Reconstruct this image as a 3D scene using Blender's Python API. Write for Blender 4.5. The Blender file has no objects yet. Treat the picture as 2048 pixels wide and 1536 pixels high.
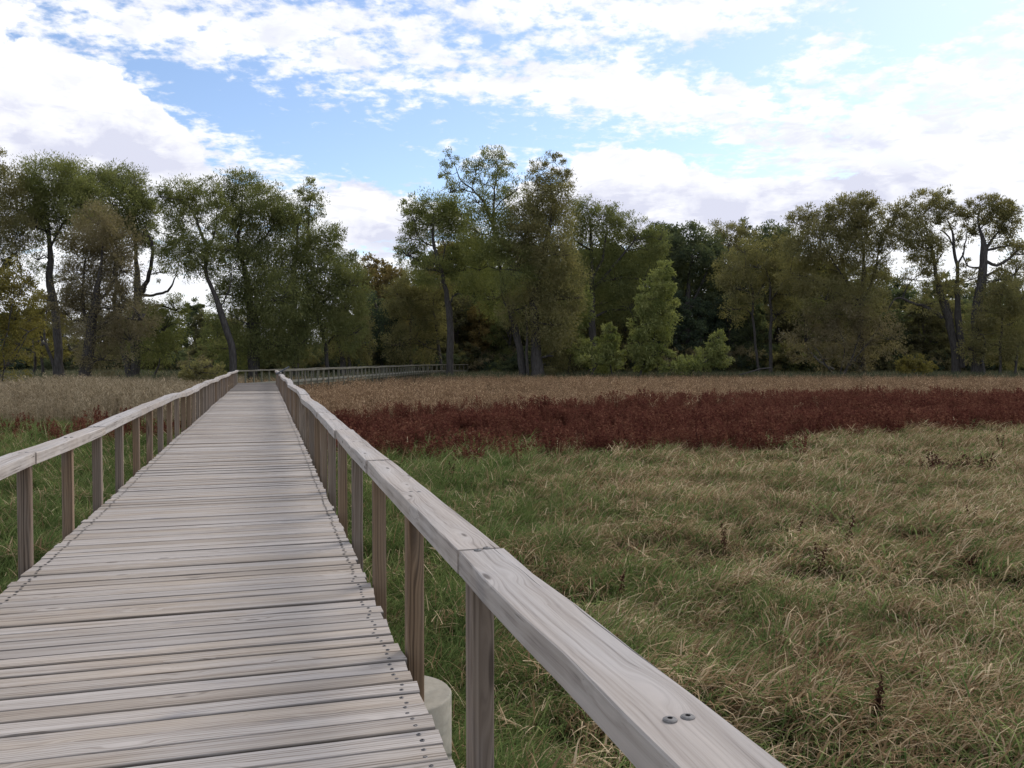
import bpy, math, random
import numpy as np
from mathutils import Vector, Matrix, Euler

random.seed(7)
rng = np.random.default_rng(11)
SC = bpy.context.scene
COL = SC.collection
R = math.radians

# ------------------------------------------------------------------ camera
F_PX, HOR = 1720.0, 719.0                     # focal length / horizon row of the 2048 px wide photograph
YAW, PITCH = R(16.05), math.atan((768.0 - HOR) / F_PX)
cam_d = bpy.data.cameras.new('camera'); cam = bpy.data.objects.new('camera', cam_d); COL.objects.link(cam)
cam.location = (0, 0, 1.6)
cam.rotation_euler = (math.pi / 2 - PITCH, 0, -YAW)
cam_d.sensor_width = 36.0; cam_d.lens = 36.0 * F_PX / 2048.0
cam_d.clip_start = 0.05; cam_d.clip_end = 3000
SC.camera = cam

# ------------------------------------------------------------------ exposure
SC.view_settings.view_transform = 'Standard'; SC.view_settings.look = 'None'
SC.view_settings.exposure = 0.35; SC.view_settings.gamma = 1.0; SC.view_settings.use_curve_mapping = False

# ------------------------------------------------------------------ node helper
class NT:
    def __init__(s, tree): s.t = tree; s.n = tree.nodes; s.l = tree.links
    def node(s, typ, **kw):
        n = s.n.new(typ)
        for k, v in kw.items(): setattr(n, k, v)
        return n
    def put(s, sock, v):
        if isinstance(v, bpy.types.NodeSocket): s.l.new(v, sock)
        elif v is not None: sock.default_value = v
    def math(s, op, a, b=None, c=None, clamp=False):
        n = s.node('ShaderNodeMath', operation=op, use_clamp=clamp)
        s.put(n.inputs[0], a)
        if b is not None: s.put(n.inputs[1], b)
        if c is not None: s.put(n.inputs[2], c)
        return n.outputs[0]
    def vmath(s, op, a, b=None):
        n = s.node('ShaderNodeVectorMath', operation=op)
        s.put(n.inputs[0], a)
        if b is not None: s.put(n.inputs[1], b)
        return n.outputs['Value'] if op in ('LENGTH', 'DOT_PRODUCT') else n.outputs[0]
    def comb(s, x, y, z):
        n = s.node('ShaderNodeCombineXYZ')
        for i, v in enumerate((x, y, z)): s.put(n.inputs[i], v)
        return n.outputs[0]
    def sep(s, v):
        n = s.node('ShaderNodeSeparateXYZ'); s.put(n.inputs[0], v); return n.outputs
    def noise(s, vec, scale, detail=4, rough=0.5, dist=0.0, lac=2.0):
        n = s.node('ShaderNodeTexNoise'); s.put(n.inputs['Vector'], vec)
        n.inputs['Scale'].default_value = scale; n.inputs['Detail'].default_value = detail
        n.inputs['Roughness'].default_value = rough; n.inputs['Distortion'].default_value = dist
        n.inputs['Lacunarity'].default_value = lac
        return n.outputs['Fac']
    def ramp(s, fac, stops, interp='LINEAR'):
        n = s.node('ShaderNodeValToRGB'); s.put(n.inputs[0], fac); n.color_ramp.interpolation = interp
        e = n.color_ramp.elements
        while len(e) < len(stops): e.new(0.5)
        for i, (p, c) in enumerate(stops):
            e[i].position = p
            e[i].color = (c, c, c, 1) if not isinstance(c, tuple) else (*c, 1)
        return n.outputs[0]
    def maprange(s, v, a, b, c=0.0, d=1.0, smooth=False):
        n = s.node('ShaderNodeMapRange'); s.put(n.inputs[0], v)
        if smooth: n.interpolation_type = 'SMOOTHSTEP'
        for i, x in enumerate((a, b, c, d)): s.put(n.inputs[i + 1], x)
        return n.outputs[0]
    def mix(s, f, a, b, blend='MIX'):
        n = s.node('ShaderNodeMix', data_type='RGBA', blend_type=blend)
        s.put(n.inputs[0], f)
        for sock, v in ((n.inputs[6], a), (n.inputs[7], b)):
            if isinstance(v, tuple): v = (*v, 1) if len(v) == 3 else v
            s.put(sock, v)
        return n.outputs[2]

# ------------------------------------------------------------------ sky and sun
SUN_EL, SUN_AZ = R(42), YAW + R(38)
world = bpy.data.worlds.new('World'); SC.world = world; world.use_nodes = True
def build_sky():
    w = NT(world.node_tree); w.n.clear()
    out = w.node('ShaderNodeOutputWorld'); bg = w.node('ShaderNodeBackground'); bg.inputs[1].default_value = 0.1
    w.l.new(bg.outputs[0], out.inputs[0])
    sky = w.node('ShaderNodeTexSky', sky_type='NISHITA', sun_disc=False)
    sky.sun_elevation = SUN_EL; sky.sun_rotation = SUN_AZ; sky.air_density = 1.0; sky.dust_density = 0.6; sky.ozone_density = 2.0
    d = w.node('ShaderNodeTexCoord').outputs['Generated']
    x, y, z = w.sep(d)
    c_, s_ = math.cos(YAW), math.sin(YAW)
    rr = w.math('SUBTRACT', w.math('MULTIPLY', x, c_), w.math('MULTIPLY', y, s_))
    ff = w.math('ADD', w.math('MULTIPLY', x, s_), w.math('MULTIPLY', y, c_))
    az = w.math('ARCTAN2', rr, ff); el = w.math('ARCSINE', z)
    ae = w.comb(az, el, 0.0)
    def pix(px, py):
        a = math.atan((px - 1024) / F_PX); return a, math.atan((HOR - py) / F_PX * math.cos(a))
    def blobs(lst, base):
        tot = None
        for px, py, rx, ry, ang, wt in lst:
            a, e = pix(px, py)
            m = w.node('ShaderNodeMapping', vector_type='TEXTURE'); w.put(m.inputs[0], ae)
            m.inputs[1].default_value = (a, e, 0); m.inputs[2].default_value = (0, 0, R(-ang))
            m.inputs[3].default_value = (rx / F_PX, ry / F_PX, 1)
            g = w.maprange(w.vmath('LENGTH', m.outputs[0]), 0.15, 1.35, wt, 0.0, True)
            tot = g if tot is None else w.math('ADD', tot, g)
        return w.math('ADD', tot, base)
    # high mottled layer, on a plane far overhead
    zz = w.math('ADD', w.math('MAXIMUM', z, 0.0), 0.17)
    px_, py_ = w.math('DIVIDE', rr, zz), w.math('DIVIDE', ff, zz)
    pl = w.comb(px_, py_, 0.0)
    rot = w.node('ShaderNodeMapping'); w.put(rot.inputs[0], pl); rot.inputs[2].default_value = (0, 0, R(32)); rot.inputs[3].default_value = (1.0, 2.3, 1)
    cell = w.noise(pl, 13.0, 6, 0.60, 0.15)
    strk = w.noise(rot.outputs[0], 2.0, 5, 0.58, 0.5)
    big = w.noise(pl, 0.8, 3, 0.5)
    nz = w.math('ADD', w.math('ADD', w.math('ADD', w.math('MULTIPLY', cell, 0.62), w.math('MULTIPLY', w.noise(pl, 30.0, 4, 0.6, 0.1), 0.30)), w.math('MULTIPLY', strk, 0.34)), w.math('MULTIPLY', big, 0.22))
    nz = w.math('SUBTRACT', nz, 0.745)
    cov = blobs([
        (620, 268, 450, 88, 16, -0.60), (1060, 262, 330, 60, 4, -0.50), (430, 200, 230, 40, 20, -0.30), (1480, 30, 170, 50, 0, 0.35), (1000, 640, 2200, 170, 0, 0.55),
        (1660, 100, 330, 120, -6, -0.44), (1850, 30, 160, 60, 0, -0.25), (1400, 330, 130, 60, 10, -0.30), (1900, 185, 170, 40, 5, -0.22),
        (980, 120, 120, 45, 20, -0.18), (160, 50, 420, 70, 14, 0.30), (1290, 115, 120, 50, 20, -0.14),
        (560, 90, 420, 90, 12, 0.22), (1000, 150, 260, 60, 22, 0.16), (1240, 40, 300, 70, 5, 0.16),
        (1640, 112, 110, 45, -8, 0.62), (1560, 240, 620, 100, 6, 0.36), (1950, 320, 420, 190, 0, 0.30), (1960, 110, 170, 60, -14, 0.28),
        (520, 310, 340, 60, 26, 0.26), (700, 400, 240, 90, 10, 0.10), (1300, 190, 220, 50, 10, 0.2), (720, 470, 120, 60, 0, 0.1),
    ], 0.50)
    hi = w.maprange(w.math('ADD', cov, w.math('MULTIPLY', nz, 3.3)), 0.20, 0.80, 0.0, 1.0, True)
    # low heaped clouds near the horizon
    st = w.comb(w.math('MULTIPLY', az, 1.0), w.math('MULTIPLY', el, 1.5), 0.3)
    n1 = w.noise(st, 12.0, 8, 0.56, 0.15)
    stu = w.vmath('ADD', st, (0.012, 0.030, 0.0))
    n2 = w.noise(stu, 12.0, 8, 0.56, 0.15)
    lcov = blobs([
        (120, 250, 270, 175, 26, 0.58), (330, 330, 230, 110, 24, 0.42), (40, 420, 260, 120, 0, 0.3),
        (1270, 370, 150, 100, 0, 0.62), (1080, 370, 110, 70, 0, 0.35), (1500, 430, 360, 70, 0, 0.45), (1820, 400, 360, 110, 0, 0.50),
        (740, 430, 190, 95, 0, 0.40), (770, 350, 130, 40, -8, 0.36), (1000, 440, 900, 60, 0, 0.15),
        (600, 250, 330, 100, 16, -0.4), (350, 585, 120, 30, 0, 0.2),
    ], 0.02)
    lo = w.maprange(w.math('ADD', lcov, w.math('MULTIPLY', w.math('SUBTRACT', n1, 0.5), 1.3)), 0.27, 0.35, 0.0, 1.0, True)
    gr = blobs([
        (140, 290, 300, 75, 12, 0.62), (330, 310, 140, 60, 16, 0.30), (760, 380, 110, 35, -5, 0.6), (770, 470, 110, 50, 0, 0.6), (1450, 425, 420, 55, 0, 0.75),
        (1210, 400, 110, 55, 0, 0.35), (1740, 372, 130, 40, -6, 0.5), (1700, 280, 300, 60, 0, 0.24), (1150, 170, 200, 40, 10, 0.16), (620, 60, 500, 60, 8, 0.16), (1950, 400, 140, 50, 0, 0.2),
    ], 0.03)
    edge = w.maprange(w.math('SUBTRACT', n1, n2), -0.10, 0.14, 0.75, -0.45)
    grey = w.math('MULTIPLY', gr, w.math('ADD', 0.8, edge), clamp=True)
    cell2 = w.noise(w.vmath('ADD', pl, (0.03, 0.05, 0.4)), 8.0, 5, 0.6, 0.4)
    grey = w.math('ADD', grey, w.maprange(cell2, 0.44, 0.66, 0.0, 0.44, True), clamp=True)
    white = w.mix(grey, (8.9, 8.95, 9.1), (5.9, 6.05, 7.2))
    blue = w.mix(1.0, sky.outputs[0], (1.24, 1.24, 1.30), 'MULTIPLY')
    c1 = w.mix(w.math('MULTIPLY', hi, 0.95), blue, white)
    c2 = w.mix(lo, c1, white)
    w.l.new(c2, bg.inputs[0])
build_sky()
sun_d = bpy.data.lights.new('sun', 'SUN'); sun = bpy.data.objects.new('sun', sun_d); COL.objects.link(sun)
sun_d.energy = 1.5; sun_d.angle = R(26); sun_d.color = (1.0, 0.95, 0.88)
sdir = Vector((math.sin(SUN_AZ) * math.cos(SUN_EL), math.cos(SUN_AZ) * math.cos(SUN_EL), math.sin(SUN_EL)))
sun.rotation_euler = sdir.to_track_quat('Z', 'Y').to_euler(); sun.location = (0, 0, 60)

# ------------------------------------------------------------------ geometry helpers
CM = np.array((Matrix.Translation(cam.location) @ cam.rotation_euler.to_matrix().to_4x4()))
GZ = -1.1                                      # height of the marsh ground; the deck top is z = 0
def P(px, py, D):                              # a photograph pixel at depth D along the optical axis
    return (CM @ np.array(((px - 1024) / F_PX * D, -(py - 768) / F_PX * D, -D, 1)))[:3]
def G(px, D, z=GZ):                            # same column of the photograph, on the ground
    p = P(px, 768, D); p[2] = z; return p
FV = np.array((math.sin(YAW), math.cos(YAW))); RV = np.array((math.cos(YAW), -math.sin(YAW)))

def quick(name, verts, polys, mat=None, midx=None):
    """mesh from an (n,3) array and a list of (m,k) face arrays"""
    me = bpy.data.meshes.new(name)
    v = np.asarray(verts, dtype=np.float32)
    me.vertices.add(len(v)); me.vertices.foreach_set('co', v.ravel())
    polys = [np.asarray(p, dtype=np.int32) for p in polys if len(p)]
    nl = sum(p.size for p in polys); npol = sum(len(p) for p in polys)
    me.loops.add(nl); me.polygons.add(npol)
    me.loops.foreach_set('vertex_index', np.concatenate([p.ravel() for p in polys]))
    tot = np.concatenate([np.full(len(p), p.shape[1], dtype=np.int32) for p in polys])
    me.polygons.foreach_set('loop_start', np.concatenate([[0], np.cumsum(tot)[:-1]]).astype(np.int32))
    if mat is not None:
        for m in (mat if isinstance(mat, (list, tuple)) else [mat]): me.materials.append(m)
    if midx is not None: me.polygons.foreach_set('material_index', np.asarray(midx, dtype=np.int32))
    me.polygons.foreach_set('use_smooth', np.zeros(npol, dtype=bool))
    me.update(calc_edges=True); return me

def obj(name, me, parent=None, loc=None, rot=None, **props):
    o = bpy.data.objects.new(name, me); COL.objects.link(o)
    if parent is not None: o.parent = parent
    if loc is not None: o.location = loc
    if rot is not None: o.rotation_euler = rot
    for k, v in props.items(): o[k] = v
    return o
def thing(name, label, cat, loc=(0, 0, 0), rotz=0.0, group=None):
    o = obj(name, None, None, loc, (0, 0, rotz), label=label, category=cat)
    if group: o['group'] = group
    return o

class Geo:                                     # collects tubes and boxes into one mesh
    def __init__(s): s.v = []; s.q = []; s.t = []; s.n = 0
    def add(s, v, q=None, t=None):
        s.v.append(np.asarray(v, dtype=float))
        if q is not None and len(q): s.q.append(np.asarray(q) + s.n)
        if t is not None and len(t): s.t.append(np.asarray(t) + s.n)
        s.n += len(v)
    def tube(s, pts, rad, k=7, wob=0.0):
        pts = np.asarray(pts, dtype=float); n = len(pts)
        tg = np.gradient(pts, axis=0); tg /= np.linalg.norm(tg, axis=1, keepdims=True) + 1e-9
        ref = np.array((0.31, 0.95, 0.05)); a = np.cross(tg, ref); a /= np.linalg.norm(a, axis=1, keepdims=True) + 1e-9
        b = np.cross(tg, a); th = np.arange(k) * 2 * math.pi / k
        rad = np.asarray(rad, dtype=float)[:, None] * (1 + wob * rng.standard_normal((n, k)))
        v = pts[:, None, :] + rad[..., None] * (np.cos(th)[None, :, None] * a[:, None, :] + np.sin(th)[None, :, None] * b[:, None, :])
        i = np.arange(n - 1)[:, None] * k; j = np.arange(k)[None, :]; j2 = (j + 1) % k
        q = np.stack([i + j, i + j2, i + k + j2, i + k + j], -1).reshape(-1, 4)
        s.add(v.reshape(-1, 3), q)
        s.t.append(np.array([[s.n - k, s.n - k + m, s.n - k + m + 1] for m in range(1, k - 1)]))
    def box(s, c, h, rot=None):
        v = np.array([(x, y, z) for x in (-1, 1) for y in (-1, 1) for z in (-1, 1)], dtype=float) * np.asarray(h)
        if rot is not None: v = v @ np.asarray(rot).T
        s.add(v + np.asarray(c), [(0, 1, 3, 2), (4, 6, 7, 5), (0, 4, 5, 1), (2, 3, 7, 6), (0, 2, 6, 4), (1, 5, 7, 3)])
    def mesh(s, name, mat): return quick(name, np.concatenate(s.v), [np.concatenate(x) for x in (s.q, s.t) if x], mat)

def board(L, w, h, seg=1, cham=0.004, jit=0.0, endjit=0.0, seed=0):
    """a sawn board along local X, centred, chamfered top and bottom edges"""
    r = np.random.default_rng(seed)
    xs = np.linspace(-L / 2, L / 2, seg + 1)
    prof = np.array([(-w/2 + cham, h/2), (w/2 - cham, h/2), (w/2, h/2 - cham), (w/2, -h/2 + cham), (w/2 - cham, -h/2), (-w/2 + cham, -h/2), (-w/2, -h/2 + cham), (-w/2, h/2 - cham)])
    v = []
    for i, x in enumerate(xs):
        p = prof.copy(); jl, jr = r.normal(0, jit, 2)
        p[[0, 6, 7], 0] += jl; p[[1, 2, 3], 0] += jr; p[[0, 1], 1] += r.normal(0, jit * 0.35)
        p[[0, 7]] += r.normal(0, jit * 0.5, 2); p[[1, 2]] += r.normal(0, jit * 0.5, 2)
        sk = (r.normal(0, endjit) if i in (0, seg) else 0)
        v += [(x + sk * (1 if yy > 0 else -1), yy, zz) for yy, zz in p]
    q = [(i * 8 + j, i * 8 + 8 + j, i * 8 + 8 + (j + 1) % 8, i * 8 + (j + 1) % 8) for i in range(seg) for j in range(8)]
    caps = [list(range(7, -1, -1)), list(range(seg * 8, seg * 8 + 8))]
    return np.array(v), np.array(q)[:, ::-1], np.array(caps)[:, ::-1]

# ------------------------------------------------------------------ materials
def material(name):
    m = bpy.data.materials.new(name); m.use_nodes = True
    w = NT(m.node_tree); w.n.clear()
    out = w.node('ShaderNodeOutputMaterial'); b = w.node('ShaderNodeBsdfPrincipled')
    w.l.new(b.outputs[0], out.inputs[0]); return m, w, b, out

def wood(name, light, mid, dark, warm, warm_amt, rough=0.85, bumpd=0.0035, knots=0.55, wave=0.14, ckt=0.285, gap_shade=0.0):
    """weathered softwood: grain along local X, knots, checks; every board takes its own tone"""
    m, w, b, out = material(name)
    co = w.node('ShaderNodeTexCoord').outputs['Object']
    oi = w.node('ShaderNodeObjectInfo').outputs['Random']; isl = w.node('ShaderNodeNewGeometry').outputs['Random Per Island']
    rnd = w.math('FRACT', w.math('ADD', oi, w.math('MULTIPLY', isl, 7.31)))
    rnd2 = w.math('FRACT', w.math('MULTIPLY', rnd, 17.7)); rnd3 = w.math('FRACT', w.math('MULTIPLY', rnd, 53.1))
    x, y, z = w.sep(co)
    off = w.math('MULTIPLY', rnd, 91.0)
    # knots
    kv = w.comb(w.math('ADD', w.math('MULTIPLY', x, 2.6), off), w.math('ADD', w.math('MULTIPLY', y, 11.0), off), w.math('MULTIPLY', z, 11.0))
    vo = w.node('ShaderNodeTexVoronoi'); w.put(vo.inputs['Vector'], kv); vo.inputs['Scale'].default_value = 1.0
    kd = vo.outputs['Distance']; kr = w.sep(vo.outputs['Color'])[0]
    has = w.math('GREATER_THAN', kr, 1.0 - knots * 0.45)
    near = w.math('MULTIPLY', w.maprange(kd, 0.10, 0.55, 1, 0, True), has)
    knot = w.math('MULTIPLY', w.maprange(kd, 0.07, 0.16, 1, 0, True), has)
    # grain, bent round the knots
    warp = w.math('MULTIPLY', near, 0.035)
    slow = w.math('MULTIPLY', w.math('SUBTRACT', w.noise(w.comb(w.math('ADD', w.math('MULTIPLY', x, 0.9), off), w.math('MULTIPLY', y, 3.0), z), 1.0, 2), 0.5), 0.05)
    yy = w.math('ADD', w.math('ADD', y, warp), slow)
    gv = w.comb(w.math('ADD', w.math('MULTIPLY', x, 0.55), off), w.math('MULTIPLY', yy, 34.0), w.math('MULTIPLY', z, 34.0))
    g1 = w.noise(gv, 1.0, 5, 0.6)
    gv2 = w.comb(w.math('ADD', w.math('MULTIPLY', x, 2.2), off), w.math('MULTIPLY', yy, 150.0), w.math('MULTIPLY', z, 150.0))
    g2 = w.noise(gv2, 1.0, 3, 0.6)
    wv = w.node('ShaderNodeTexWave', wave_type='BANDS', bands_direction='Y'); w.put(wv.inputs['Vector'], w.comb(w.math('ADD', w.math('MULTIPLY', x, 0.25), off), w.math('ADD', w.math('MULTIPLY', yy, 1.0), w.math('MULTIPLY', rnd2, 3.0)), w.math('MULTIPLY', z, 0.7)))
    wv.inputs['Scale'].default_value = 16.0; wv.inputs['Distortion'].default_value = 5.0; wv.inputs['Detail'].default_value = 2.0; wv.inputs['Detail Scale'].default_value = 1.2
    grain = w.math('ADD', w.math('ADD', w.math('MULTIPLY', g1, 0.62), w.math('MULTIPLY', g2, 0.28)), w.math('ADD', w.math('MULTIPLY', wv.outputs['Fac'], wave), (0.14 - wave) * 0.5))
    col = w.ramp(grain, [(0.35, dark), (0.465, mid), (0.58, light), (0.74, tuple(min(1, c * 1.18) for c in light))])
    # patches of warmer, less weathered timber and bluish mildew
    pt = w.noise(w.comb(w.math('ADD', w.math('MULTIPLY', x, 1.1), off), w.math('MULTIPLY', y, 4.0), w.math('ADD', z, off)), 1.3, 3)
    wm = w.math('MULTIPLY', w.maprange(w.math('ADD', pt, w.math('MULTIPLY', w.math('SUBTRACT', rnd2, 0.5), 0.5)), 0.35, 0.75, 0, 1, True), warm_amt)
    col = w.mix(wm, col, warm, 'MULTIPLY')
    mild = w.maprange(w.noise(w.comb(w.math('ADD', w.math('MULTIPLY', x, 2.0), w.math('MULTIPLY', rnd3, 31.0)), w.math('MULTIPLY', y, 5.0), z), 1.0, 4), 0.60, 0.78, 0, 0.42, True)
    col = w.mix(mild, col, (0.16, 0.17, 0.20))
    col = w.mix(w.maprange(rnd3, 0, 1, 0.0, 0.38), col, tuple(c * 0.62 for c in mid))
    ck = w.noise(w.comb(w.math('ADD', w.math('MULTIPLY', x, 0.8), w.math('MULTIPLY', rnd2, 77.0)), w.math('MULTIPLY', yy, 60.0), w.math('MULTIPLY', z, 60.0)), 1.0, 2, 0.4)
    check = w.maprange(ck, ckt, ckt - 0.04, 0, 1)
    col = w.mix(w.math('MULTIPLY', check, 0.75), col, (0.045, 0.040, 0.036))
    col = w.mix(w.math('MULTIPLY', w.math('SUBTRACT', near, knot, clamp=True), 0.28), col, light)
    col = w.mix(w.math('MULTIPLY', knot, 0.72), col, (0.060, 0.045, 0.035))
    if gap_shade:  # shade of the gaps painted as a dark line along both long edges
        ed = w.maprange(w.math('ADD', w.math('ABSOLUTE', y), w.math('MULTIPLY', w.math('SUBTRACT', g1, 0.5), 0.012)), 0.0615, 0.0675, 0, gap_shade, True)
        col = w.mix(ed, col, (0.050, 0.043, 0.038))
    w.put(b.inputs['Base Color'], col); b.inputs['Roughness'].default_value = rough
    b.inputs['Specular IOR Level'].default_value = 0.25
    bp = w.node('ShaderNodeBump'); bp.inputs['Strength'].default_value = 0.7; bp.inputs['Distance'].default_value = bumpd
    w.put(bp.inputs['Height'], w.math('SUBTRACT', grain, w.math('MULTIPLY', check, 0.9)))
    w.l.new(bp.outputs[0], b.inputs['Normal'])
    return m

M = {}
M['deck'] = wood('weathered_deck_wood', (0.500, 0.445, 0.395), (0.390, 0.336, 0.288), (0.190, 0.156, 0.126), (0.95, 0.885, 0.79), 0.9, gap_shade=0.6)
M['rail'] = wood('weathered_rail_wood', (0.53, 0.482, 0.44), (0.42, 0.373, 0.333), (0.205, 0.178, 0.160), (0.95, 0.87, 0.78), 0.6, knots=0.75, wave=0.07, ckt=0.30)
M['post'] = wood('brown_post_wood', (0.300, 0.236, 0.184), (0.200, 0.152, 0.116), (0.084, 0.062, 0.047), (0.95, 0.80, 0.62), 1.0, knots=0.5)
M['joist'] = wood('dark_joist_wood', (0.26, 0.235, 0.21), (0.20, 0.175, 0.155), (0.09, 0.078, 0.068), (0.95, 0.85, 0.7), 0.6)  # darker wood tone for stringers and cross beams
M['farwood'] = wood('greenish_far_wood', (0.19, 0.175, 0.135), (0.145, 0.13, 0.10), (0.08, 0.07, 0.055), (0.9, 0.95, 0.75), 0.7)  # dull greenish tone for all wood beyond the bend

def simple(name, colr, rough=0.6, metal=0.0, nscale=0, namt=0.3, bump=0.0):
    m, w, b, out = material(name)
    b.inputs['Roughness'].default_value = rough; b.inputs['Metallic'].default_value = metal
    if nscale:
        n = w.noise(w.node('ShaderNodeTexCoord').outputs['Object'], nscale, 6, 0.6)
        w.put(b.inputs['Base Color'], w.mix(w.maprange(n, 0.3, 0.7, 0, 1), tuple(c * (1 - namt) for c in colr), tuple(c * (1 + namt * 0.5) for c in colr)))
        if bump:
            bp = w.node('ShaderNodeBump'); bp.inputs['Distance'].default_value = bump; w.put(bp.inputs['Height'], n); w.l.new(bp.outputs[0], b.inputs['Normal'])
    else: b.inputs['Base Color'].default_value = (*colr, 1)
    return m
M['screw'] = simple('dull_screw_steel', (0.13, 0.125, 0.125), 0.5, 0.6, 60, 0.4)
M['bolt'] = simple('weathered_bolt_steel', (0.20, 0.185, 0.17), 0.75, 0.0, 60, 0.4)
M['recess'] = simple('dark_recess', (0.015, 0.013, 0.012), 0.9)
M['concrete'] = simple('pier_concrete', (0.46, 0.45, 0.38), 0.9, 0, 7, 0.28, 0.004)
M['panel'] = simple('grey_sign_panel', (0.07, 0.075, 0.085), 0.6, 0.0, 4, 0.2)

def leaf(name, c1, c2, transl=0.45, clump=0.55):
    m, w, b, out = material(name); w.n.remove(b)
    isl = w.node('ShaderNodeNewGeometry').outputs['Random Per Island']
    pos = w.node('ShaderNodeNewGeometry').outputs['Position']
    n = w.noise(pos, 0.55, 3, 0.6)
    f = w.math('ADD', w.math('MULTIPLY', isl, 1 - clump), w.math('MULTIPLY', w.maprange(n, 0.36, 0.64, -0.35, 1.35), clump), clamp=True)
    col = w.mix(f, c1, c2)
    df = w.node('ShaderNodeBsdfDiffuse'); tr = w.node('ShaderNodeBsdfTranslucent'); mx = w.node('ShaderNodeMixShader')
    w.put(df.inputs[0], col); w.put(tr.inputs[0], w.mix(1.0, col, (1.15, 1.2, 0.7), 'MULTIPLY')); mx.inputs[0].default_value = transl
    w.l.new(df.outputs[0], mx.inputs[1]); w.l.new(tr.outputs[0], mx.inputs[2]); w.l.new(mx.outputs[0], out.inputs[0])
    return m
M['willow'] = leaf('willow_leaves', (0.154, 0.168, 0.066), (0.314, 0.311, 0.126))
M['willow_dk'] = leaf('dark_willow_leaves', (0.127, 0.142, 0.062), (0.261, 0.260, 0.111))
M['olive'] = leaf('olive_leaves', (0.168, 0.156, 0.075), (0.313, 0.270, 0.133))
M['brown'] = leaf('browning_leaves', (0.181, 0.149, 0.091), (0.312, 0.256, 0.162))
M['yellow'] = leaf('yellowing_leaves', (0.150, 0.130, 0.045), (0.290, 0.240, 0.085))
M['light'] = leaf('light_green_leaves', (0.180, 0.203, 0.073), (0.356, 0.354, 0.148))
M['oak'] = leaf('dark_oak_leaves', (0.078, 0.099, 0.064), (0.169, 0.180, 0.098))
M['gold'] = leaf('golden_leaves', (0.165, 0.125, 0.055), (0.32, 0.235, 0.105))
M['scrub'] = leaf('scrub_leaves', (0.088, 0.085, 0.050), (0.188, 0.168, 0.090))
M['greygreen'] = leaf('grey_green_leaves', (0.050, 0.068, 0.050), (0.105, 0.127, 0.086))

def blade_mat(name, c1, c2, c3, transl=0.3):
    m, w, b, out = material(name); w.n.remove(b)
    isl = w.node('ShaderNodeNewGeometry').outputs['Random Per Island']; oi = w.node('ShaderNodeObjectInfo').outputs['Random']
    pos = w.node('ShaderNodeNewGeometry').outputs['Position']
    n = w.noise(pos, 0.55, 3, 0.6)
    r = w.math('FRACT', w.math('ADD', w.math('MULTIPLY', isl, 3.7), oi))
    f = w.math('ADD', w.math('MULTIPLY', r, 0.7), w.math('MULTIPLY', w.maprange(n, 0.32, 0.68, 0, 1), 0.3))
    col = w.ramp(f, [(0.05, c1), (0.5, c2), (0.95, c3)])
    df = w.node('ShaderNodeBsdfDiffuse'); tr = w.node('ShaderNodeBsdfTranslucent'); mx = w.node('ShaderNodeMixShader')
    w.put(df.inputs[0], col); w.put(tr.inputs[0], col); mx.inputs[0].default_value = transl
    w.l.new(df.outputs[0], mx.inputs[1]); w.l.new(tr.outputs[0], mx.inputs[2]); w.l.new(mx.outputs[0], out.inputs[0])
    return m
M['blade_green'] = blade_mat('green_blades', (0.066, 0.108, 0.032), (0.150, 0.205, 0.064), (0.31, 0.35, 0.12))
M['blade_dry'] = blade_mat('dry_blades', (0.14, 0.086, 0.042), (0.39, 0.265, 0.145), (0.85, 0.67, 0.43))
M['red'] = blade_mat('dark_red_weeds', (0.088, 0.028, 0.021), (0.165, 0.058, 0.040), (0.31, 0.150, 0.088))
M['reed'] = blade_mat('tan_reeds', (0.15, 0.092, 0.050), (0.32, 0.205, 0.115), (0.78, 0.57, 0.35))
M['reed_dk'] = blade_mat('brown_reed_stems', (0.10, 0.055, 0.036), (0.17, 0.095, 0.060), (0.28, 0.17, 0.10))
M['paleree'] = blade_mat('pale_reeds', (0.15, 0.115, 0.066), (0.30, 0.235, 0.145), (0.60, 0.49, 0.33))
M['sedge'] = blade_mat('grey_green_sedge', (0.07, 0.085, 0.045), (0.12, 0.135, 0.075), (0.19, 0.19, 0.11))
M['dock'] = blade_mat('dried_dock', (0.040, 0.018, 0.014), (0.075, 0.033, 0.024), (0.12, 0.06, 0.042))

def bark_mat(name, a, b_):
    m, w, b, out = material(name)
    co = w.node('ShaderNodeTexCoord').outputs['Object']; x, y, z = w.sep(co)
    n = w.noise(w.comb(w.math('MULTIPLY', x, 5.0), w.math('MULTIPLY', y, 5.0), w.math('MULTIPLY', z, 0.9)), 1.5, 5, 0.65)
    w.put(b.inputs['Base Color'], w.mix(w.maprange(n, 0.32, 0.66, 0, 1), a, b_)); b.inputs['Roughness'].default_value = 0.95
    b.inputs['Specular IOR Level'].default_value = 0.1
    bp = w.node('ShaderNodeBump'); bp.inputs['Distance'].default_value = 0.08; w.put(bp.inputs['Height'], n); w.l.new(bp.outputs[0], b.inputs['Normal'])
    return m
M['bark'] = bark_mat('grey_bark', (0.046, 0.040, 0.035), (0.118, 0.104, 0.094))
M['bark_pale'] = bark_mat('pale_dead_wood', (0.12, 0.11, 0.10), (0.26, 0.25, 0.23))

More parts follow.
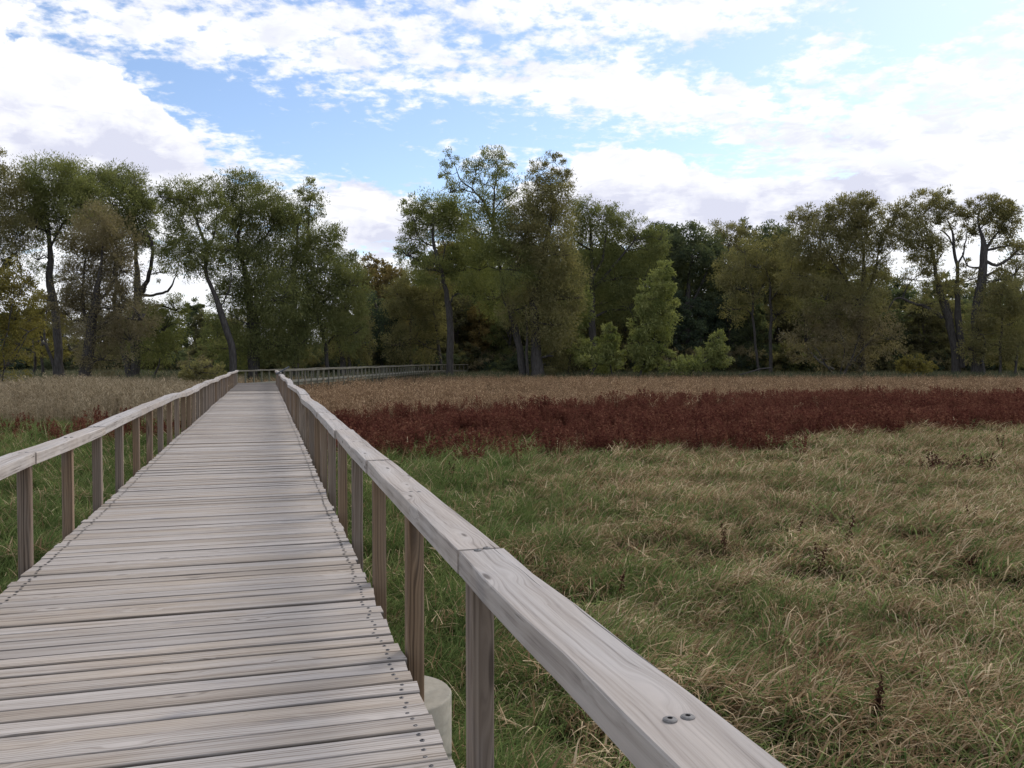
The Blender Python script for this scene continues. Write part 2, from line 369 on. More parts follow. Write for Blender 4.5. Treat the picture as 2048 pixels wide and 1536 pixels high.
# ------------------------------------------------------------------ setting: marsh ground
def gnoise(x, y):
    return (np.sin(x * 0.37 + 1.3) * np.cos(y * 0.29) + 0.6 * np.sin(x * 0.83 - y * 0.61) + 0.4 * np.sin(x * 1.9 + y * 1.5)) * 0.055
def build_ground():
    a = np.concatenate([-np.geomspace(1500, 60, 14), np.linspace(-56, 56, 113), np.geomspace(60, 1500, 14)])
    b = np.concatenate([-np.geomspace(300, 8, 8), np.linspace(-6, 60, 67), np.geomspace(62, 1600, 26)])
    X, Y = np.meshgrid(a, b)
    Z = GZ + np.where((np.abs(X) < 60) & (Y < 62), gnoise(X, Y), 0)
    # low wooded rise far away
    Dp = X * FV[0] + Y * FV[1]
    Z = Z + np.clip((Dp - 210) / 260, 0, 1) ** 1.5 * 9.0
    v = np.stack([X, Y, Z], -1).reshape(-1, 3); ny, nx = X.shape
    i = np.arange(ny - 1)[:, None] * nx + np.arange(nx - 1)[None, :]
    q = np.stack([i, i + 1, i + nx + 1, i + nx], -1).reshape(-1, 4)
    m, w, bs, out = material('marsh_ground')
    pos = w.node('ShaderNodeNewGeometry').outputs['Position']
    n1 = w.noise(pos, 0.25, 4); n2 = w.noise(pos, 5.0, 5, 0.65)
    c = w.mix(w.maprange(n1, 0.4, 0.6, 0, 1), (0.045, 0.042, 0.020), (0.070, 0.055, 0.030))
    c = w.mix(w.maprange(n2, 0.35, 0.7, 0, 0.7), c, (0.024, 0.020, 0.012))
    w.put(bs.inputs['Base Color'], c); bs.inputs['Roughness'].default_value = 1.0; bs.inputs['Specular IOR Level'].default_value = 0.0
    o = obj('ground', quick('ground', v, [q], m)); o['kind'] = 'structure'; o['label'] = 'dark marsh ground under the grass and reeds'
build_ground()

# ------------------------------------------------------------------ boardwalk
DL, DR = -1.734, 0.709                         # deck edges
DH = 0.038
def deck_z(t): return 0.012 * math.sin(t * 0.41 + 0.6) * min(1, t / 12) + 0.010 * math.sin(t * 1.07) * min(1, t / 25)
def mesh_board(name, mat, L, w, h, **k):
    v, q, c = board(L, w, h, **k); return quick(name, v, [q, c], mat)

def build_deck():
    bw = thing('boardwalk', 'long straight boardwalk deck of weathered grey planks leading to the trees', 'boardwalk')
    plank_me = [mesh_board('plank', M['deck'], DR - DL, wd, DH, seg=6, cham=0.007, jit=0.0016, endjit=0.004, seed=i) for i, wd in enumerate((0.137, 0.139, 0.1365, 0.140, 0.138, 0.1345, 0.139, 0.141, 0.137, 0.1385))]
    # one screw head: low dome with a dark socket
    th = np.arange(10) * 2 * math.pi / 10
    ring = lambda r, z: np.stack([r * np.cos(th), r * np.sin(th), np.full(10, z)], -1)
    sv = np.concatenate([ring(0.0115, -0.004), ring(0.0110, 0.0012), ring(0.0080, 0.0030), ring(0.0048, 0.0026), ring(0.0042, -0.001)])
    sq = np.array([(r * 10 + j, r * 10 + (j + 1) % 10, r * 10 + 10 + (j + 1) % 10, r * 10 + 10 + j) for r in range(4) for j in range(10)])
    cap = np.array([[40 + j for j in range(10)]])
    screw_me = quick('screw', sv, [sq, cap], [M['screw'], M['recess']], [0] * 30 + [1] * 11)
    rest = Geo(); capq = []; far_s = []
    t = -2.6; i = 0; shown = 0
    cx = (DL + DR) / 2
    while t < 60.6:
        wd = plank_me[i % 10]; gap = random.choice((0.005, 0.007, 0.008, 0.009, 0.011, 0.014, 0.020))
        wv = (0.137, 0.139, 0.1365, 0.140, 0.138, 0.1345, 0.139, 0.141, 0.137, 0.1385)[i % 10]
        yc = t + wv / 2; dz = deck_z(yc) + random.gauss(0, 0.0028)
        dx = random.gauss(0, 0.009) - 0.006; rz = random.gauss(0, 0.0016); ry = random.gauss(0, 0.0004)
        if t >= 1.0 and shown < 300:
            shown += 1
            o = obj('plank', plank_me[random.randrange(10) if False else i % 10], bw, (cx + dx, yc, dz - DH / 2), (random.gauss(0, 0.013), ry, rz + (math.pi if random.random() < .5 else 0)))
            if t < 6.2:
                flip = math.cos(o.rotation_euler.z) < 0
                for sx in (DL + 0.083, DR - 0.083):
                    for sy in (-0.034, 0.034):
                        lx, ly = sx - cx + random.gauss(0, 0.006), sy + random.gauss(0, 0.004)
                        if flip: lx, ly = -lx, -ly
                        obj('screw', screw_me, o, (lx, ly, DH / 2 + random.choice((0.0, 0.0, 0.001, -0.001))))
            else:
                for sx in (DL + 0.083, DR - 0.083):
                    for sy in (-0.034, 0.034): far_s.append((sx + random.gauss(0, 0.007), yc + sy + random.gauss(0, 0.004), dz))
        else:
            v, q, c = board(DR - DL, wv, DH, seg=1, seed=i)
            rest.add(v + np.array((cx + dx, yc, dz - DH / 2)), q); rest.t
            capq.append(c + rest.n - len(v))
        t += wv + gap; i += 1
    o = obj('planks', quick('planks', np.concatenate(rest.v), [np.concatenate(rest.q), np.concatenate(capq)], M['deck']), bw); o['kind'] = 'stuff'
    sv8 = np.array([(0.0125 * math.cos(a), 0.0125 * math.sin(a), 0.0030) for a in np.arange(6) * math.pi / 3])
    fs = np.array(far_s); v = (fs[:, None, :] + sv8[None]).reshape(-1, 3)
    f = (np.arange(len(fs))[:, None] * 6 + np.arange(6)[None, :])
    o = obj('screws', quick('screws', v, [f], M['recess']), bw); o['kind'] = 'stuff'
    # stringers and cross beams under the planks
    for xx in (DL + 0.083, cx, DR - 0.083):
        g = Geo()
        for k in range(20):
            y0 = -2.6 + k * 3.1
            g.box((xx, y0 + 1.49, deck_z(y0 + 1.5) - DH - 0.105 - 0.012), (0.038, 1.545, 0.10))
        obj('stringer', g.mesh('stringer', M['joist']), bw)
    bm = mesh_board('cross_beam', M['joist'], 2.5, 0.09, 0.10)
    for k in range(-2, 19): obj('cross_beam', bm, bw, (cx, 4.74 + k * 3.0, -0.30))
    return bw
build_deck()

RAIL_H, RAIL_W, RAIL_T = 0.875, 0.178, 0.090
def bolt_mesh():
    th = np.arange(14) * 2 * math.pi / 14
    ring = lambda r, z: np.stack([r * np.cos(th), r * np.sin(th), np.full(14, z)], -1)
    sv = np.concatenate([ring(0.0150, -0.004), ring(0.0150, 0.0016), ring(0.0120, 0.0036), ring(0.0055, 0.0044), ring(0.0046, 0.0000)])
    sq = np.array([(r * 14 + j, r * 14 + (j + 1) % 14, r * 14 + 14 + (j + 1) % 14, r * 14 + 14 + j) for r in range(4) for j in range(14)])
    return quick('bolt', sv, [sq, np.array([[56 + j for j in range(14)]])], [M['bolt'], M['recess']], [0] * 42 + [1] * 15)
BOLT = bolt_mesh()
POST_ME = [mesh_board('post', M['post'], 1.0, 0.090, 0.090, seg=3, cham=0.006, jit=0.0012, seed=40 + i) for i in range(6)]

def railing(name, label, pts, side, wobble, bolts=0, mat='rail', post_mats=None, joint=2, foot=GZ):
    """pts: post-foot positions (x, y, deck z); posts outside the deck, rail lying on their tops. side: +1 deck lies to the left"""
    t = thing(name, label, 'railing')
    n = len(pts); tops = []
    for i, (x, y, z) in enumerate(pts):
        wz = wobble(i)
        a = pts[min(i + 1, n - 1)]; b_ = pts[max(i - 1, 0)]; ang = math.atan2(a[1] - b_[1], a[0] - b_[0])
        top = z + RAIL_H - RAIL_T + wz[1]
        low = foot - 0.25
        o = obj('post', POST_ME[i % 6] if mat == 'rail' else FARPOST[i % 6], t, (x, y, (top + low) / 2), (math.pi / 2 * (i % 4), -math.pi / 2, 0))
        o.rotation_euler = Euler((0, -math.pi / 2, ang + random.gauss(0, 0.02)), 'XYZ')
        o.scale = (top - low, 1, 1)
        tops.append((x + wz[0] * math.sin(ang), y - wz[0] * math.cos(ang), top + RAIL_T / 2))
    # handrail boards, each over a few bays, butt-jointed above a post
    i = 0; k = 0
    while i < n - 1:
        j = min(i + joint, n - 1); k += 1
        seg_pts = [np.array(tops[m]) for m in range(i, j + 1)]
        A, B = seg_pts[0], seg_pts[-1]
        d = B - A; L = np.linalg.norm(d[:2]); ang = math.atan2(d[1], d[0])
        g, q, c = board(L - (0.011 if mat == 'rail' else 0.004), RAIL_W * random.uniform(0.985, 1.02), RAIL_T, seg=4 * (j - i) if mat == 'rail' else j - i, cham=0.0045, jit=0.0030 if mat == 'rail' else 0.0, endjit=0.001, seed=200 + k + n)
        # bend to the post tops
        s = (g[:, 0] + L / 2) / L * (j - i)
        m0 = np.clip(s.astype(int), 0, j - i - 1); fr = s - m0
        SP = np.array(seg_pts); w_ = SP[m0] * (1 - fr)[:, None] + SP[np.minimum(m0 + 1, j - i)] * fr[:, None]
        lat = (w_[:, 0] - A[0]) * -math.sin(ang) + (w_[:, 1] - A[1]) * math.cos(ang)
        g[:, 1] += lat; g[:, 2] += w_[:, 2] - A[2]
        mid = (A + B) / 2
        obj('handrail', quick('handrail', g, [q, c], M[mat]), t, (mid[0], mid[1], A[2] + random.gauss(0, 0.003)), (0, 0, ang + (random.gauss(0, 0.0012) if mat == 'rail' else 0)))
        i = j
    for i in range(min(bolts, n)):
        x, y, z = tops[i]
        for s in (-1, 1): obj('bolt', BOLT, t, (x + s * 0.022 + random.gauss(0, .004), y + random.gauss(0, 0.012), z + RAIL_T / 2 + 0.0015))
    return t
FARPOST = [mesh_board('post', M['farwood'], 1.0, 0.090, 0.090, seed=60 + i) for i in range(6)]

def wob_right(i):
    f = min(1, max(0, (i - 6) / 14)); r = random.Random(300 + i)
    return (r.gauss(0, 0.004) + f * (0.035 * math.sin(i * 0.9) + r.gauss(0, 0.02)), r.gauss(0, 0.004) + f * (0.020 * math.sin(i * 1.15 + 1) + r.gauss(0, 0.013)))
def wob_left(i):
    f = min(1, max(0, (i - 4) / 14)); r = random.Random(500 + i)
    return (r.gauss(0, 0.005) + f * r.gauss(0, 0.018), r.gauss(0, 0.006) + f * (0.018 * math.sin(i * 0.8) + r.gauss(0, 0.010)))
PX_R, PX_L = DR + 0.070, DL - 0.056
tr = [-2.97, -1.47, 0.03, 1.53] + [3.15 + 1.5 * k for k in range(38)]
tl = [1.41 + 1.5 * k for k in range(40)]
LEG_A = R(20.5)                                # the far stretch turns to the right
e1 = np.array((math.sin(LEG_A), math.cos(LEG_A))); n1 = np.array((e1[1], -e1[0]))
cornerL = np.array((PX_L, 60.2)); cornerR = np.array((PX_R, 59.75))
railing('railing', 'weathered handrail on square posts along the right edge of the deck, nearest to the camera', [(PX_R, y, deck_z(y)) for y in tr] + [(PX_R, 59.75, deck_z(59.75))], 1, wob_right, bolts=10)
railing('railing', 'weathered handrail on square posts along the left edge of the straight deck', [(PX_L, y, deck_z(y)) for y in tl if y < 59.5] + [(PX_L, 60.2, deck_z(60))], -1, wob_left, bolts=8)

def far_leg():
    bw = thing('boardwalk', 'distant stretch of boardwalk bending right past the bend in front of the woods', 'boardwalk')
    LEN1, LEN2 = 62.0, 13.0
    e2 = np.array((math.sin(R(36)), math.cos(R(36)))); n2 = np.array((e2[1], -e2[0]))
    L0 = cornerL; L1 = L0 + e1 * LEN1; L2 = L1 + e2 * LEN2
    W = DR - DL + 0.1
    R0 = cornerR; R1 = L1 + n1 * W; R2 = L2 + n2 * W
    g = Geo(); caps = []
    for (A, Bv, e, nrm, ln) in ((L0, L1, e1, n1, LEN1), (L1, L2, e2, n2, LEN2)):
        ang = math.atan2(nrm[1], nrm[0]); rot = np.array(((math.cos(ang), -math.sin(ang), 0), (math.sin(ang), math.cos(ang), 0), (0, 0, 1)))
        s = 0.5
        while s < ln:
            c = A + e * s + nrm * W / 2
            g.box((c[0], c[1], -0.020 - random.uniform(0, 0.004)), ((W - 0.1) / 2, 0.069, 0.019), rot); s += 0.1445
    # wedge of planks inside the bend
    for k in range(9):
        f = k / 9 * LEG_A; dirv = np.array((math.cos(f), -math.sin(f)))
        c = np.array((DL, 60.35)) + dirv * 1.22 + e1 * 0.02 * k
        rot = np.array(((math.cos(-f), -math.sin(-f), 0), (math.sin(-f), math.cos(-f), 0), (0, 0, 1)))
        g.box((c[0], c[1], -0.026 - 0.002 * k), (1.2, 0.07, 0.016), rot)
    o = obj('planks', g.mesh('planks', M['farwood']), bw); o['kind'] = 'stuff'
    for (A, e, nrm, ln) in ((L0, e1, n1, LEN1), (L1, e2, n2, LEN2)):
        for off in (0.12, W - 0.12):
            c = A + e * ln / 2 + nrm * off; ang = math.atan2(e[1], e[0])
            obj('rim_board', mesh_board('rim_board', M['farwood'], ln - 0.3, 0.05, 0.20), bw, (c[0], c[1], -0.15), (0, 0, ang))
    def line(A, Bp, Cp, off=0.0):
        pts = []
        for (p, q_) in ((A, Bp), (Bp, Cp)):
            d = q_ - p; L = np.linalg.norm(d); k = int(round(L / 1.5))
            for i in range(k): pts.append((*(p + d * i / k), 0.0))
        pts.append((*Cp, 0.0)); return pts
    wf = lambda i: (random.gauss(0, 0.01), random.gauss(0, 0.012))
    lp = line(L0, L1, L2)[1:]; rp = line(R0, R1, R2)[1:]
    railing('railing', 'distant greenish handrail on the far side of the boardwalk beyond the bend', [(PX_L + 0.001, 60.2, 0)] + lp, -1, wf, mat='farwood', joint=3)
    railing('railing', 'distant greenish handrail on the near side of the boardwalk beyond the bend', [(PX_R + 0.001, 59.75, 0)] + rp, 1, wf, mat='farwood', joint=3)
    return L0, L1, L2, e1, e2
LEG = far_leg()

# slanted reading panel on the right railing near the bend
def build_panel():
    y0 = 46.0; s = thing('reading_panel', 'thin slanted grey information panel tilted over the right railing near the bend', 'sign', (PX_R, y0, RAIL_H))
    rot = Euler((0, -R(30), 0)).to_matrix()
    g = Geo(); g.box((0.12, 0, 0.16), (0.38, 0.45, 0.03), np.array(rot)); obj('panel', g.mesh('panel', M['panel']), s)
    g = Geo(); g.box((-0.1, 0, 0.02), (0.05, 0.30, 0.02)); g.box((0.1, 0, 0.06), (0.03, 0.05, 0.075)); obj('bracket', g.mesh('bracket', M['recess']), s)
build_panel()

# concrete pier
def build_pier():
    k = 40; th = np.arange(k) * 2 * math.pi / k
    prof = [(0.300, -1.5), (0.300, -0.9), (0.299, -0.6), (0.300, -0.012), (0.291, 0.0)]
    v = np.concatenate([np.stack([r * np.cos(th), r * np.sin(th), np.full(k, z)], -1) for r, z in prof])
    q = np.array([(r * k + j, r * k + (j + 1) % k, r * k + k + (j + 1) % k, r * k + k + j) for r in range(len(prof) - 1) for j in range(k)])
    cap = np.array([[4 * k + j for j in range(k)]])
    m, w, b, out = material('cast_concrete')
    x, y, z = w.sep(w.node('ShaderNodeTexCoord').outputs['Object'])
    n = w.noise(w.comb(x, y, z), 9, 7, 0.65)
    ang = w.math('ARCTAN2', y, x)
    sp = w.math('FRACT', w.math('ADD', w.math('MULTIPLY', z, 1.25), w.math('DIVIDE', ang, 2 * math.pi)))
    seam = w.math('MULTIPLY', w.maprange(w.math('ABSOLUTE', w.math('SUBTRACT', sp, 0.5)), 0.0, 0.030, 1, 0, True), w.math('LESS_THAN', z, -0.015))
    stain = w.maprange(w.noise(w.comb(w.math('MULTIPLY', x, 1.0), y, w.math('MULTIPLY', z, 2.2)), 4, 4), 0.45, 0.72, 0, 0.6, True)
    c = w.mix(w.maprange(n, 0.3, 0.7, 0, 1), (0.31, 0.275, 0.210), (0.43, 0.385, 0.305))
    c = w.mix(stain, c, (0.15, 0.155, 0.125)); c = w.mix(w.math('MULTIPLY', seam, 0.35), c, (0.14, 0.14, 0.12))
    w.put(b.inputs['Base Color'], c); b.inputs['Roughness'].default_value = 0.9
    bp = w.node('ShaderNodeBump'); bp.inputs['Distance'].default_value = 0.006; w.put(bp.inputs['Height'], w.math('SUBTRACT', w.math('MULTIPLY', n, 0.5), seam)); w.l.new(bp.outputs[0], b.inputs['Normal'])
    me = quick('concrete_pier', v, [q, cap], m)
    for p in me.polygons: p.use_smooth = len(p.vertices) == 4
    o = obj('concrete_pier', me, None, (DR + 0.0, 4.78, -0.275)); o['label'] = 'round pale concrete footing under the right deck edge beside a post'; o['category'] = 'pier'
build_pier()

# ------------------------------------------------------------------ trees
LEAF = {'willow': (0.31, 0.095, 0.5), 'willow_dk': (0.31, 0.095, 0.5), 'olive': (0.31, 0.10, 0.45), 'brown': (0.30, 0.10, 0.4), 'yellow': (0.36, 0.14, 0.3), 'light': (0.38, 0.135, 0.2),
        'oak': (0.36, 0.20, 0.0), 'gold': (0.36, 0.21, 0.0), 'scrub': (0.40, 0.17, 0.1), 'greygreen': (0.38, 0.15, 0.1)}
def leaves(centres, dirs, L, W, r):
    n = len(centres)
    d = dirs / (np.linalg.norm(dirs, axis=1, keepdims=True) + 1e-9)
    s = np.cross(d, r.standard_normal((n, 3))); s /= np.linalg.norm(s, axis=1, keepdims=True) + 1e-9
    l = L * r.uniform(0.45, 1.6, (n, 1)); w_ = W * r.uniform(0.6, 1.35, (n, 1))
    v = np.stack([centres - d * l / 2, centres + s * w_ / 2, centres + d * l / 2, centres - s * w_ / 2], 1)
    return v.reshape(-1, 3)
def blob_leaves(c, rx, ry, rz, count, kind, r, scale=1.0):
    """leaves in many small tufts spread through an ellipsoid"""
    L, W, droop = LEAF[kind]; L *= scale; W *= scale
    nc = int(np.clip(count / 75, 8, 100))
    u = r.standard_normal((nc, 3)); u /= np.linalg.norm(u, axis=1, keepdims=True)
    rad = r.uniform(0.25, 1.0, (nc, 1)) ** 0.55
    cc = u * rad * np.array((rx, rz, ry))
    sig = 0.20 * (rx * ry * rz) ** (1 / 3) * r.uniform(0.6, 1.3, nc)
    k = r.integers(0, nc, count)
    off = np.clip(r.standard_normal((count, 3)), -1.8, 1.8) * sig[k][:, None] * np.array((1, 1, 0.85))
    p = cc[k] + off
    out = p / np.array((rx, rz, ry)); d = out * 0.8 + r.standard_normal((count, 3)) * 0.55
    d[:, 2] += np.where(out[:, 2] > 0.35, 0.5, -droop)
    return leaves(c + p, d, L, W, r)

TREE_BASES = []
def tree(name, label, D, kind, trunks, blobs, dens=1.0, cat='tree', twigs=True, group=None, seed=None, bark='bark', scale=1.0):
    r = np.random.default_rng(seed if seed is not None else abs(hash_(label)))
    x0, y0, _ = trunks[0][0]
    base = G(x0, D, GZ)
    mpp = D / F_PX
    t = thing(name, label, cat, base, group=group)
    g = Geo(); nodes = []
    for ti, tk in enumerate(trunks):
        pts = []; rads = []
        dep = r.normal(0, 0.7) if ti else 0
        for m, (x, y, rp) in enumerate(tk):
            q = P(x, y, D + dep * m / max(1, len(tk) - 1))
            if ti == 0 and m == 0: q = base + np.array((0, 0, -0.3))
            pts.append(q); rads.append(rp * mpp * (1.0 if rp > 6 else 0.66 if rp > 3 else 0.5))
        if len(tk) > 2 or True:                # smooth the polyline
            pa = np.array(pts); ss = np.linspace(0, len(pa) - 1, (len(pa) - 1) * 3 + 1); i0 = np.clip(ss.astype(int), 0, len(pa) - 2); f = (ss - i0)[:, None]
            pm = np.vstack([2 * pa[0] - pa[1], pa, 2 * pa[-1] - pa[-2]])
            a, b_, c_, d_ = pm[i0], pm[i0 + 1], pm[i0 + 2], pm[i0 + 3]
            pp = 0.5 * (2 * b_ + (c_ - a) * f + (2 * a - 5 * b_ + 4 * c_ - d_) * f ** 2 + (3 * b_ - a - 3 * c_ + d_) * f ** 3)
            rr = np.interp(ss, np.arange(len(pa)), rads)
            pp[1:-1] += r.normal(0, 0.06, (len(pp) - 2, 3))
            if ti == 0: rr[0] *= 1.45; 
        g.tube(pp, rr, 9, 0.05)
        nodes += [(p, q) for p, q in zip(pp[1:], rr[1:])]
    lv = []
    npos = np.array([p for p, _ in nodes]); nrad = np.array([q for _, q in nodes])
    for (bx, by, rx, ry, *o) in blobs:
        dn = o[0] if o else 1.0
        c = P(bx, by, D + r.normal(0, 1.0) * min(2.5, rx * mpp * 0.5)); RX, RY = rx * mpp * (1.10 if dn > 0.65 else 1.0), ry * mpp * (1.12 if dn > 0.65 else 1.0); RZ = RX * 0.9
        rx, ry = (rx * 1.10, ry * 1.12) if dn > 0.65 else (rx, ry)
        cnt = int(rx * ry * 2.35 * dens * dn)
        lv.append(blob_leaves(c, RX, RY, RZ, max(60, cnt), kind, r, scale * min(1.1, D / 112.0)))
        if twigs:
            dd = np.linalg.norm(npos - c, axis=1) + np.where(npos[:, 2] > c[2], 3.0, 0); m = int(np.argmin(dd))
            A = npos[m]; mid = (A + c) / 2 + r.normal(0, 0.3, 3) + np.array((0, 0, 0.10 * np.linalg.norm(c - A)))
            r0 = min(nrad[m] * 0.7, 0.05 + 0.028 * np.linalg.norm(c - A)); r0 = max(r0, 0.045)
            g.tube([A, mid, c], [r0, r0 * 0.75, r0 * 0.5], 5)
            for _ in range(9):
                u = r.standard_normal(3); u[2] = abs(u[2]) * 0.9 - 0.15; u /= np.linalg.norm(u)
                tip = c + u * np.array((RX, RZ, RY)) * r.uniform(0.75, 1.0)
                m2 = (c + tip) / 2 + r.normal(0, 0.15, 3)
                g.tube([c, m2, tip], [r0 * 0.5, r0 * 0.33, 0.012], 4)
    me = g.mesh('trunk', M[bark]); me.transform(Matrix.Translation(-Vector(base)))
    for p in me.polygons: p.use_smooth = True
    obj('trunk', me, t)
    if lv:
        v = np.concatenate(lv) - base
        f = np.arange(len(v)).reshape(-1, 4)
        obj('crown', quick('crown', v, [f], M[kind]), t)
    TREE_BASES.append(base); return t
def hash_(s):
    h = 7
    for ch in s: h = (h * 131 + ord(ch)) % 1000003
    return h

# --- left group
tree('willow_tree', 'tall green willow with a straight dark trunk at the left, beside a leaning stem', 93, 'willow',
     [[(120, 765, 9), (115, 700, 8), (109, 622, 7.5), (99, 547, 7), (99, 471, 5.5), (92, 427, 4)], [(113, 762, 6), (104, 720, 5), (92, 690, 4.5), (72, 682, 3)], [(92, 690, 4), (91, 650, 3), (95, 605, 3), (100, 580, 3)],
      [(99, 500, 4), (125, 450, 3), (140, 420, 2)], [(99, 480, 4), (80, 430, 3), (70, 400, 2)]],
     [(105, 362, 62, 42, 1.3), (140, 355, 42, 38), (75, 400, 48, 48), (125, 410, 55, 42, 1.2), (60, 360, 28, 26, .8), (165, 410, 42, 42), (72, 455, 30, 40, .6), (130, 480, 30, 30, .5), (75, 520, 28, 40, .55), (130, 560, 20, 30, .4), (95, 440, 40, 36), (160, 372, 30, 28)])
tree('willow_tree', 'broad brownish willow with thin browning leaves and a thick trunk at the left', 84, 'brown',
     [[(165, 775, 12), (174, 720, 11), (180, 660, 10), (192, 600, 7), (200, 540, 5), (205, 480, 3)], [(180, 660, 6), (165, 600, 5), (170, 520, 3)], [(190, 620, 5), (225, 560, 4), (235, 500, 2)]],
     [(195, 450, 42, 42, 1), (170, 480, 40, 40), (230, 480, 42, 50), (195, 520, 52, 50, 1.1), (245, 545, 36, 42, .8), (150, 560, 40, 48, .8), (200, 590, 56, 50, .9), (245, 620, 46, 50, .7), (135, 630, 36, 50, .6), (195, 660, 60, 50, .6), (260, 680, 44, 44, .5), (205, 720, 50, 40, .4), (285, 640, 38, 40, .5), (110, 600, 26, 36, .5)])
tree('willow_tree', 'dark green willow with a crooked limb reaching right between the left trees', 98, 'willow_dk',
     [[(268, 760, 9), (272, 700, 9), (274, 640, 9), (275, 588, 8), (272, 520, 6), (268, 450, 4)], [(262, 764, 8), (250, 710, 7), (236, 650, 6.5), (228, 600, 6), (238, 570, 5)], [(278, 590, 6), (300, 590, 4), (320, 586, 4), (337, 582, 3.5), (345, 565, 3), (356, 548, 2)], [(280, 588, 7), (294, 560, 6), (304, 520, 5.5), (306, 492, 5), (296, 470, 4), (288, 452, 3)],
      [(245, 600, 6), (232, 560, 5), (230, 520, 3)]],
     [(238, 362, 46, 34, 1.1), (270, 370, 30, 32), (205, 370, 34, 32), (225, 410, 58, 46, 1.2), (275, 425, 38, 46, 1.1), (200, 440, 40, 40), (290, 470, 26, 34, .8), (285, 400, 28, 30), (255, 470, 40, 36), (320, 545, 22, 18, .35), (300, 640, 40, 40, .5), (325, 660, 44, 46, .8), (300, 700, 46, 40, .8), (350, 620, 34, 34, .6)])
tree('willow_tree', 'slender green willow leaning left, with a bare slanting trunk by the path end', 92, 'willow',
     [[(470, 735, 7), (462, 690, 7), (441, 625, 6.5), (425, 580, 6), (410, 540, 5.5), (414, 500, 5), (405, 470, 4.5), (388, 430, 3.5), (372, 400, 2.5)], [(414, 505, 4), (430, 470, 3), (432, 430, 2)], [(440, 615, 3), (458, 580, 3), (462, 545, 2)], [(412, 540, 3), (380, 510, 3), (362, 470, 2)]],
     [(360, 382, 40, 26, 1), (352, 412, 36, 34, 1), (385, 400, 32, 32), (322, 395, 18, 20, .4), (372, 445, 30, 30, .8), (425, 385, 24, 30, .9), (437, 430, 30, 34, .8), (425, 470, 26, 30, .7), (368, 510, 48, 40, 1.2), (405, 520, 40, 30, 1), (335, 500, 30, 30, .6), (350, 470, 24, 30, .6), (440, 500, 26, 30, .6), (300, 460, 10, 26, .3)])
tree('willow_tree', 'large dark green willow with several upright limbs behind the bend in the path', 97, 'willow_dk',
     [[(506, 740, 9), (504, 680, 9), (500, 620, 8), (496, 570, 7), (484, 520, 6), (478, 490, 5.5), (482, 430, 4), (486, 380, 2)], [(500, 590, 5), (530, 548, 4), (548, 540, 3), (575, 550, 2)], [(492, 530, 4), (506, 500, 4), (530, 470, 3), (548, 450, 3), (540, 415, 2)], [(512, 740, 7), (516, 680, 6), (510, 620, 5)]],
     [(485, 362, 38, 24, 1), (490, 395, 46, 34, 1), (462, 420, 34, 40, .9), (535, 400, 40, 32, 1), (560, 420, 36, 36, 1), (525, 440, 44, 40, 1.1), (470, 470, 44, 42, 1.1), (570, 445, 34, 30), (500, 500, 40, 34), (480, 540, 56, 46, 1.1), (540, 530, 46, 46, 1), (520, 590, 56, 50, 1.1), (455, 590, 34, 40, .7), (560, 600, 50, 50, 1), (500, 650, 60, 46, .9), (545, 690, 60, 40, .8), (475, 700, 56, 36, .8), (600, 690, 48, 40, .7)])
tree('willow_tree', 'dark willow with a rounded drooping crown at the right end of the left group', 101, 'willow_dk',
     [[(592, 745, 7), (590, 690, 7), (586, 610, 7), (586, 560, 6.5), (592, 500, 5), (596, 450, 3.5), (606, 420, 2)], [(604, 470, 4), (618, 500, 3.5), (616, 440, 3), (622, 400, 2)], [(655, 735, 6), (650, 690, 6), (636, 630, 6), (625, 600, 5), (615, 570, 4)], [(590, 560, 5), (640, 540, 4), (665, 520, 3)]],
     [(615, 385, 22, 24, .8), (625, 412, 26, 28, .9), (600, 430, 24, 30, .8), (595, 480, 46, 40, 1.1), (625, 500, 40, 36, 1), (650, 480, 36, 34, 1), (672, 478, 20, 22, .7), (585, 530, 50, 44, 1), (650, 545, 46, 42, 1.1), (695, 540, 36, 36, 1.1), (700, 570, 36, 36, 1), (660, 590, 56, 46, 1), (610, 600, 48, 44, .9), (690, 620, 46, 44, 1), (640, 650, 56, 44, .8), (700, 670, 40, 40, .6), (580, 650, 44, 44, .8)])
tree('willow_shrub', 'yellow ochre willow bush with thin bare stems at the left edge', 62, 'yellow',
     [[(5, 790, 3), (8, 700, 3), (20, 640, 2.5), (28, 570, 1.5)], [(6, 760, 2.5), (-20, 700, 2), (-40, 620, 1.5)], [(8, 740, 2), (50, 670, 2), (75, 655, 1)], [(0, 745, 2), (30, 715, 2), (55, 665, 1)]],
     [(15, 555, 36, 36, .9), (38, 590, 36, 40, .9), (0, 600, 40, 50, 1), (30, 640, 46, 46, .8), (60, 640, 26, 30, .5), (-10, 680, 40, 46, .7), (40, 690, 44, 36, .4), (15, 730, 44, 34, .3), (-40, 580, 44, 60, .9)], dens=0.5, cat='shrub')
tree('willow_tree', 'half bare olive willow cut by the left border of the photograph', 90, 'olive',
     [[(-60, 770, 8), (-40, 680, 7), (-15, 600, 6), (0, 540, 5), (20, 515, 4)], [(0, 545, 4), (35, 520, 3), (45, 560, 2)], [(-15, 600, 5), (-20, 500, 4), (-10, 420, 2)]],
     [(10, 370, 40, 40, 1), (-20, 330, 30, 40, .6), (20, 420, 44, 42, 1), (35, 470, 36, 34, .8), (0, 490, 44, 40, .9), (-40, 430, 60, 60, .9), (20, 530, 24, 26, .5), (-60, 540, 50, 60)])
